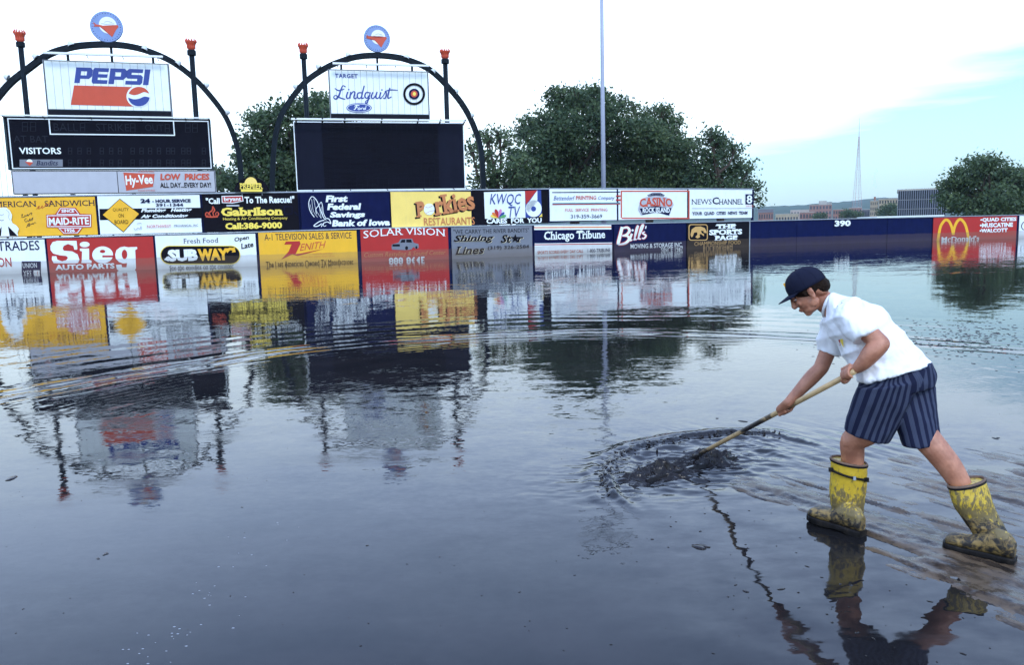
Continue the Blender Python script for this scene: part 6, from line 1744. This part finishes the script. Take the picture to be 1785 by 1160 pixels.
# --- boots
def boot(shaft, foot_dir, toe, heel, side, label, strap, mud0, seed):
    """shaft: photo outlines top to ankle (left, right, Y, halfwidth); foot runs from heel to toe on the ground"""
    m = MB()
    secs = []
    for (l, r_, Y, w) in shaft:
        a, b = B(l[0], l[1], Y + .01), B(r_[0], r_[1], Y - .01)
        secs.append(((a + b) / 2, (b - a) / 2, Vector((0.40, 0.92, 0)).normalized() * w))
    V, Fc = loft_rings(secs, 28, 4, 2.1); m.add(V, Fc)
    fd = (toe - heel); Lf = fd.length; fd = fd.normalized(); up = side.cross(fd); up = up if up.z > 0 else -up
    def Fp(t, u, s=0): return heel + fd * (t * Lf) + up * u + side * s
    fs = []
    for t, h, w in ((0.0, .085, .034), (0.12, .13, .043), (0.32, .135, .045), (0.50, .092, .047), (0.66, .068, .052), (0.80, .062, .054), (0.92, .054, .046), (0.99, .034, .028)):
        fs.append((Fp(t, h / 2 + .012), up * (h / 2), side * w))
    V, Fc = loft_rings(fs, 24, 4, 2.3); m.add(V, Fc)
    bo = fused(m, 'boot', 0.0055, M_boot, person, 4)
    me = bo.data; n = len(me.vertices); co = np.empty(n * 3, np.float32); me.vertices.foreach_get('co', co); co = co.reshape(-1, 3) + np.array(wloc(bo))
    h = (co - np.array(heel)) @ np.array(up)
    mud = mud0 + .05 + np.clip((0.17 - h) / 0.17, -1, 1) * 0.62 + 0.14 * (np.clip(((co - np.array(heel)) @ np.array(fd)) / Lf, 0, 1))
    at = me.attributes.new('mud', 'FLOAT', 'POINT'); at.data.foreach_set('value', mud.astype(np.float32))
    displace(bo, lambda c: 0.003 * fbm(c[:, 0] * 14 + seed, c[:, 2] * 22 + c[:, 1] * 12, 3) + 0.0045 * sstep(.22, .12, (c - np.array(heel)) @ np.array(up)) * sstep(.02, .1, (c - np.array(heel)) @ np.array(up)) * fbm(c[:, 2] * 34 + seed, c[:, 0] * 8 + c[:, 1] * 8, 2))
    # opening: dark rolled rim and inner wall
    c, A, B_ = secs[0]; axis = (secs[1][0] - c).normalized()
    V = []; n = 32
    for (k, dz, q) in ((1.03, .006, 0), (1.05, -.004, 0), (0.97, -.012, 0), (0.93, -.004, 0), (0.90, .05, 0)):
        V += [c + A * k * math.cos(2 * math.pi * j / n) + B_ * k * math.sin(2 * math.pi * j / n) + axis * dz for j in range(n)]
    Fc = [(i * n + j, i * n + (j + 1) % n, (i + 1) * n + (j + 1) % n, (i + 1) * n + j) for i in range(4) for j in range(n)]
    mk('boot_rim', V, Fc, mat('boot_lining', (0.16, 0.10, 0.07), 0.7, 0.2, 20), bo, True)
    V = []
    for (k, dz) in ((1.035, .010), (1.06, .002), (1.035, -.006)):
        V += [c + A * k * math.cos(2 * math.pi * j / n) + B_ * k * math.sin(2 * math.pi * j / n) + axis * dz for j in range(n)]
    Fc = [(i * n + j, i * n + (j + 1) % n, (i + 1) * n + (j + 1) % n, (i + 1) * n + j) for i in range(2) for j in range(n)]
    mk('rim_piping', V, Fc, M_sole, bo, True)
    # sole
    ss = MB(); outl = [(-0.02, .034), (0.04, .042), (0.2, .045), (0.36, .040), (0.55, .046), (0.75, .057), (0.9, .052), (0.99, .034), (1.02, .012)]
    V = []
    ring_ = [(t, w) for t, w in outl] + [(t, -w) for t, w in outl[::-1]]
    for dz, g in ((-0.012, 1.0), (0.004, 1.05), (0.016, 1.05), (0.022, .96)):
        V += [Fp(t, dz + (0.007 if 0.30 < t < 0.45 and dz < 0 else 0), w * g) for t, w in ring_]
    n = len(ring_)
    Fc = [(i * n + j, i * n + (j + 1) % n, (i + 1) * n + (j + 1) % n, (i + 1) * n + j) for i in range(3) for j in range(n)] + [tuple(range(n)), tuple(3 * n + j for j in range(n))[::-1]]
    mk('sole', V, Fc, M_sole, bo, False)
    if strap:
        s = secs[0]
        def around(ph, dz, k=1.07):
            return c + A * k * math.cos(ph) + B_ * k * math.sin(ph) + axis * dz
        pa = [around(math.radians(a), 0.055 + .020 * (i / 8.0), 1.06) for i, a in enumerate(np.linspace(-150, -28, 9))]
        MB().tube(pa, 0.0065, 6).build('strap', M_sole, bo, True)
        for q in (pa[0], pa[-1]): MB().box(q, (0.014, 0.007, 0.012), (RIGHT3, FWD3, UP3)).build('buckle', M_sole, bo)
        MB().box(pa[5], (0.007, 0.009, 0.010), (RIGHT3, FWD3, UP3)).build('buckle', M_rail, bo)
    return bo
sideF = Vector((0.62, 0.78, 0)).normalized()
heelF = G(1503, 936) + Vector((0, 0, .012)); toeF = G(1403, 905) + Vector((0, 0, 0.012))
fdF = (toeF - heelF).normalized(); sF = Vector((fdF.y, -fdF.x, 0)).normalized()
toeF = heelF + fdF * 0.325 + Vector((0, 0, .012))
bf = boot([((280, 245), (548, 298), 4.30, .078), ((276, 380), (545, 420), 4.31, .074), ((272, 500), (535, 540), 4.31, .066), ((290, 600), (522, 640), 4.31, .056), ((330, 690), (520, 730), 4.30, .046)], fdF, toeF, heelF, sF, '', True, 0.12, 3)
bf['label'] = 'yellow boot with a black strap, its foot brown with mud'
heelR = G(1768, 984) + Vector((0, 0, .012)); toeR0 = G(1668, 962)
fdR = (toeR0 - heelR); fdR.z = 0; fdR.normalize(); sR = Vector((fdR.y, -fdR.x, 0)).normalized()
toeR = heelR + fdR * 0.315 + Vector((0, 0, .012))
br_ = boot([((1128, 452), (1400, 400), 4.03, .078), ((1150, 550), (1445, 530), 4.01, .074), ((1210, 660), (1490, 650), 4.0, .068), ((1285, 760), (1540, 740), 3.98, .062), ((1330, 850), (1590, 840), 3.96, .052), ((1390, 930), (1630, 910), 3.95, .045)], fdR, toeR, heelR, sR, '', False, 0.30, 9)
br_['label'] = 'rear yellow boot smeared dark with mud up to its rim'

# ------------------------------------------------------------ the long handled squeegee
sq = thing('floor_squeegee', 'long wooden handled squeegee held by the person, its blade sunk in mud', 'squeegee', (HEAD_C.x, HEAD_C.y, 0))
end = near - hdir * 0.045
Lh = (TIP - end).length
def handle_material():
    m, nt, b = newmat('ash_wood')
    pos = wpos(nt)
    n1 = nnoise(nt, nmap(nt, pos, (1, 1, 1)), 40, 4, 0.6); n2 = nnoise(nt, pos, 7, 4, 0.6, 0.8)
    c = nmix(nt, n1.outputs['Fac'], (0.40, 0.26, 0.12), (0.62, 0.44, 0.22))
    s = nt.nodes.new('ShaderNodeSeparateXYZ'); nt.links.new(pos, s.inputs[0])
    z = s.outputs['Z']
    zz = nmath(nt, 'ADD', z, nmath(nt, 'MULTIPLY', nmath(nt, 'SUBTRACT', n2.outputs['Fac'], .5), 0.16))
    wet = nmath(nt, 'MAXIMUM', nrange(nt, zz, 0.20, 0.12), nmath(nt, 'MULTIPLY', nrange(nt, zz, 0.36, 0.40), nrange(nt, zz, 0.56, 0.50)))
    spot = nrange(nt, n2.outputs['Fac'], 0.60, 0.66, 0, 0.85)
    spot = nmath(nt, 'MULTIPLY', spot, nrange(nt, z, 0.75, 0.6))
    c = nmix(nt, nmath(nt, 'MAXIMUM', wet, spot), c, (0.022, 0.018, 0.018))
    nt.links.new(c, b.inputs['Base Color']); b.inputs['Roughness'].default_value = 0.4
    return m
MB().tube([end, end.lerp(TIP, .3), end.lerp(TIP, .6), TIP], [0.0150, 0.0155, 0.0150, 0.0145], 14).build('handle', handle_material(), sq, True)
ax = (BLADE_B - BLADE_A).normalized(); bn_ = Vector((-ax.y, ax.x, 0))
M_wetmetal = mat('wet_steel', (0.03, 0.028, 0.03), 0.2, 0.3, 6, metal=0.3)
MB().box((BLADE_A + BLADE_B) / 2 + Vector((0, 0, -0.010)), ((BLADE_B - BLADE_A).length / 2, 0.009, 0.035), (ax, bn_, Zup)).build('blade', M_wetmetal, sq)
MB().box((BLADE_A + BLADE_B) / 2 + Vector((0, 0, 0.018)) + bn_ * 0.012, ((BLADE_B - BLADE_A).length / 2 - .02, 0.012, 0.012), (ax, bn_, Zup)).build('blade_holder', M_wetmetal, sq)
MB().tube([TIP - hdir * 0.14, TIP + hdir * 0.02], [0.019, 0.022], 12).build('ferrule', M_wetmetal, sq, True)

# ------------------------------------------------------------ churned mud in front of the blade
def mud_liquid():
    m, nt, b = newmat('liquid_mud')
    pos = wpos(nt); n1 = nnoise(nt, pos, 30, 6, 0.6, 0.5)
    nt.links.new(nmix(nt, n1.outputs['Fac'], (0.006, 0.005, 0.006), (0.022, 0.018, 0.018)), b.inputs['Base Color'])
    b.inputs['Roughness'].default_value = 0.14; b.inputs['IOR'].default_value = 1.30
    bn = nt.nodes.new('ShaderNodeBump'); bn.inputs['Strength'].default_value = 0.25; bn.inputs['Distance'].default_value = 0.006
    nt.links.new(n1.outputs['Fac'], bn.inputs['Height']); nt.links.new(bn.outputs[0], b.inputs['Normal'])
    return m
M_mudl = mud_liquid()
Lb = (BLADE_B - BLADE_A).length
us = np.linspace(-0.25, Lb + 0.22, 190); vs_ = np.linspace(-0.26, 0.34, 130)
U, Vv = np.meshgrid(us, vs_)
bx_ = BLADE_A.x + ax.x * U + bn_.x * Vv; by_ = BLADE_A.y + ax.y * U + bn_.y * Vv
edge = 0.5 * fbm(U * 3.2 + 5, Vv * 4.5, 3)
env = sstep(-0.24, 0.05, U + .2 * edge) * sstep(Lb + 0.2, Lb - 0.2, U + .25 * edge) * sstep(-0.25, 0.0, Vv + .16 * edge) * sstep(0.33, 0.06, Vv + .2 * edge)
rid = 1 - np.abs(2.3 * fbm(U * 7.5 + 3, Vv * 10 + U * 4.0, 3)); rid2 = 1 - np.abs(2 * fbm(U * 13, Vv * 17 + U * 5, 2))
curl = np.exp(-((U + 0.02) / 0.13) ** 2 - ((Vv - 0.02) / 0.11) ** 2)
hz = env * (0.045 + 0.035 * fbm(U * 24, Vv * 30, 3) + 0.115 * np.clip(rid, 0, 1.2) ** 1.5 + 0.022 * np.clip(rid2, 0, 1)) + curl * 0.06 * np.clip(0.6 + 1.8 * fbm(U * 9, Vv * 9, 2), 0, 2)
hz = hz * (0.75 + 0.9 * fbm(U * 3.5, Vv * 4, 2)) * (0.45 + 0.55 * sstep(-0.12, 0.08, Vv)) - 0.020
co = np.stack([bx_, by_, hz], -1).reshape(-1, 3)
nxx, nyy = len(us), len(vs_)
Fc = [(j * nxx + i, j * nxx + i + 1, (j + 1) * nxx + i + 1, (j + 1) * nxx + i) for j in range(nyy - 1) for i in range(nxx - 1)]
sp_ = mk('mud_wave', [tuple(c) for c in co], Fc, M_mudl, None, True)
tag(sp_, 'dark churned mud piling up in front of the squeegee blade', 'mud', kind='stuff')
rng = np.random.default_rng(5)
dr = MB()
for k in range(70):
    u_, v_ = rng.uniform(-0.2, Lb + .1), rng.uniform(-0.1, 0.22); p = BLADE_A + ax * u_ + bn_ * v_
    dr.ball((p.x, p.y, rng.uniform(0.02, 0.12) * rng.uniform(.5, 1)), rng.uniform(0.002, 0.006), 6, 4)
crest = [G(*p) for p in ((1068, 862), (1055, 825), (1075, 797), (1120, 779), (1190, 765), (1270, 756), (1345, 757))]
for k in range(420):
    t = rng.uniform(0, len(crest) - 1.001); i = int(t); p = crest[i].lerp(crest[i + 1], t - i) + Vector((rng.normal() * .035, rng.normal() * .035, 0))
    s = rng.uniform(0.002, 0.008)
    dr.ball((p.x, p.y, 0.012 + abs(rng.normal()) * 0.012), (s * 2.2, s * 1.2, s * .5), 7, 4)
for (px, py) in ((1201, 764), (1236, 762), (1237, 765), (1145, 790), (1350, 757), (1358, 760)):
    g = G(px, py); dr.tube([g, g + Vector((.004, 0, .035))], [0.012, 0.003], 6)
o = dr.build('mud_drops', M_mudl, None, True); tag(o, 'small mud drops and clots thrown up along the bow wave', 'mud', kind='stuff')

# floating scraps and silt clots on the water, plus flecks imitating broken reflections
rng = np.random.default_rng(8)
db = MB()
def clot(g, s, flat=.25):
    ang = rng.uniform(0, 3.14); a = Vector((math.cos(ang), math.sin(ang), 0)); b = Vector((-a.y, a.x, 0))
    db.ball(g + Vector((0, 0, 0.001)), (s * rng.uniform(1, 2.4), s, s * flat), 7, 4, (a, b, Zup))
for k in range(420):           # drift of scraps, middle right
    px = rng.normal(1690, 75); py = rng.normal(587, 17)
    if px < 1500 or py < 553: continue
    clot(G(px, py), rng.uniform(0.008, 0.022))
for k in range(90):
    clot(G(rng.uniform(1380, 1785), rng.normal(612, 12)), rng.uniform(0.006, 0.015))
for (px, py, s) in ((1218, 955, .028), (1225, 953, .02), (1137, 941, .009), (182, 968, .010), (171, 975, .008), (186, 966, .009), (1165, 955, .006), (1735, 765, .016), (1740, 764, .012), (1070, 897, .005), (1362, 1028, .01), (1300, 1032, .012), (640, 952, .008), (20, 835, .03), (1295, 735, .02), (1250, 730, .015)):
    clot(G(px, py), s)
for (cx, cy, sx_, sy_, n_) in ((1360, 960, 60, 10, 30), (1420, 1010, 70, 30, 36), (1500, 1060, 90, 40, 40), (1230, 905, 60, 12, 40), (1180, 800, 60, 25, 40), (1560, 1120, 90, 30, 24)):  # dark flecks standing in for the broken edges of the worker's reflection
    for k in range(n_ // 4): clot(G(rng.normal(cx, sx_), min(1155, rng.normal(cy, sy_))), rng.uniform(0.002, 0.007), .3)
for k in range(150):
    clot(G(rng.uniform(0, 1785), rng.uniform(650, 1150)), rng.uniform(0.0015, 0.004), .3)
o = db.build('floating_scraps', M_mudl, None, True); tag(o, 'dark scraps of silt and litter floating on the water', 'debris', kind='stuff')
fo = MB()
for k in range(46):
    t = rng.uniform(0, 1) ** 1.5; px = 255 + 235 * t + rng.normal() * 28; py = 1150 - 230 * t + rng.normal() * 14
    g = G(px, min(py, 1158)); s = rng.uniform(0.0012, 0.0038)
    fo.ball(g, (s * 2, s, .0012), 6, 4)
o = fo.build('foam_bubbles', mat('foam', (0.30, 0.32, 0.36), 0.4, 0.1, 5), None, True); tag(o, 'pale foam bubbles drifting on the near water at lower left', 'foam', kind='stuff')
# ------------------------------------------------------------ the air over the river valley
hz_m = bpy.data.materials.new('haze_air'); hz_m.use_nodes = True
nt = hz_m.node_tree; nt.nodes.clear()
pv = nt.nodes.new('ShaderNodeVolumePrincipled'); pv.inputs['Density'].default_value = 0.00011
pv.inputs['Color'].default_value = (0.72, 0.88, 1.0, 1); pv.inputs['Anisotropy'].default_value = 0.2
ou = nt.nodes.new('ShaderNodeOutputMaterial'); nt.links.new(pv.outputs[0], ou.inputs['Volume'])
hb = MB().box((600, 2050, 110), (4200, 2350, 112)).build('haze', hz_m)
tag(hb, 'thin pale blue summer haze over the whole valley', kind='stuff')

# thin smoke rising over the tan building
sm_m = bpy.data.materials.new('chimney_smoke'); sm_m.use_nodes = True
nt = sm_m.node_tree; nt.nodes.clear()
pv = nt.nodes.new('ShaderNodeVolumePrincipled'); pv.inputs['Density'].default_value = 0.02; pv.inputs['Color'].default_value = (0.35, 0.4, 0.42, 1)
ou = nt.nodes.new('ShaderNodeOutputMaterial'); nt.links.new(pv.outputs[0], ou.inputs['Volume'])
sb = MB().tube([P(a, b, 900) for a, b in ((1532, 352), (1530, 338), (1525, 322), (1524, 308), (1529, 296))], [1.0, 1.3, 1.7, 2.0, 1.2], 8).build('smoke', sm_m)
bm = bmesh.new(); bm.from_mesh(sb.data); bmesh.ops.recalc_face_normals(bm, faces=bm.faces[:]); bm.to_mesh(sb.data); bm.free()
tag(sb, 'faint grey wisp of smoke rising above the tan buildings', kind='stuff')
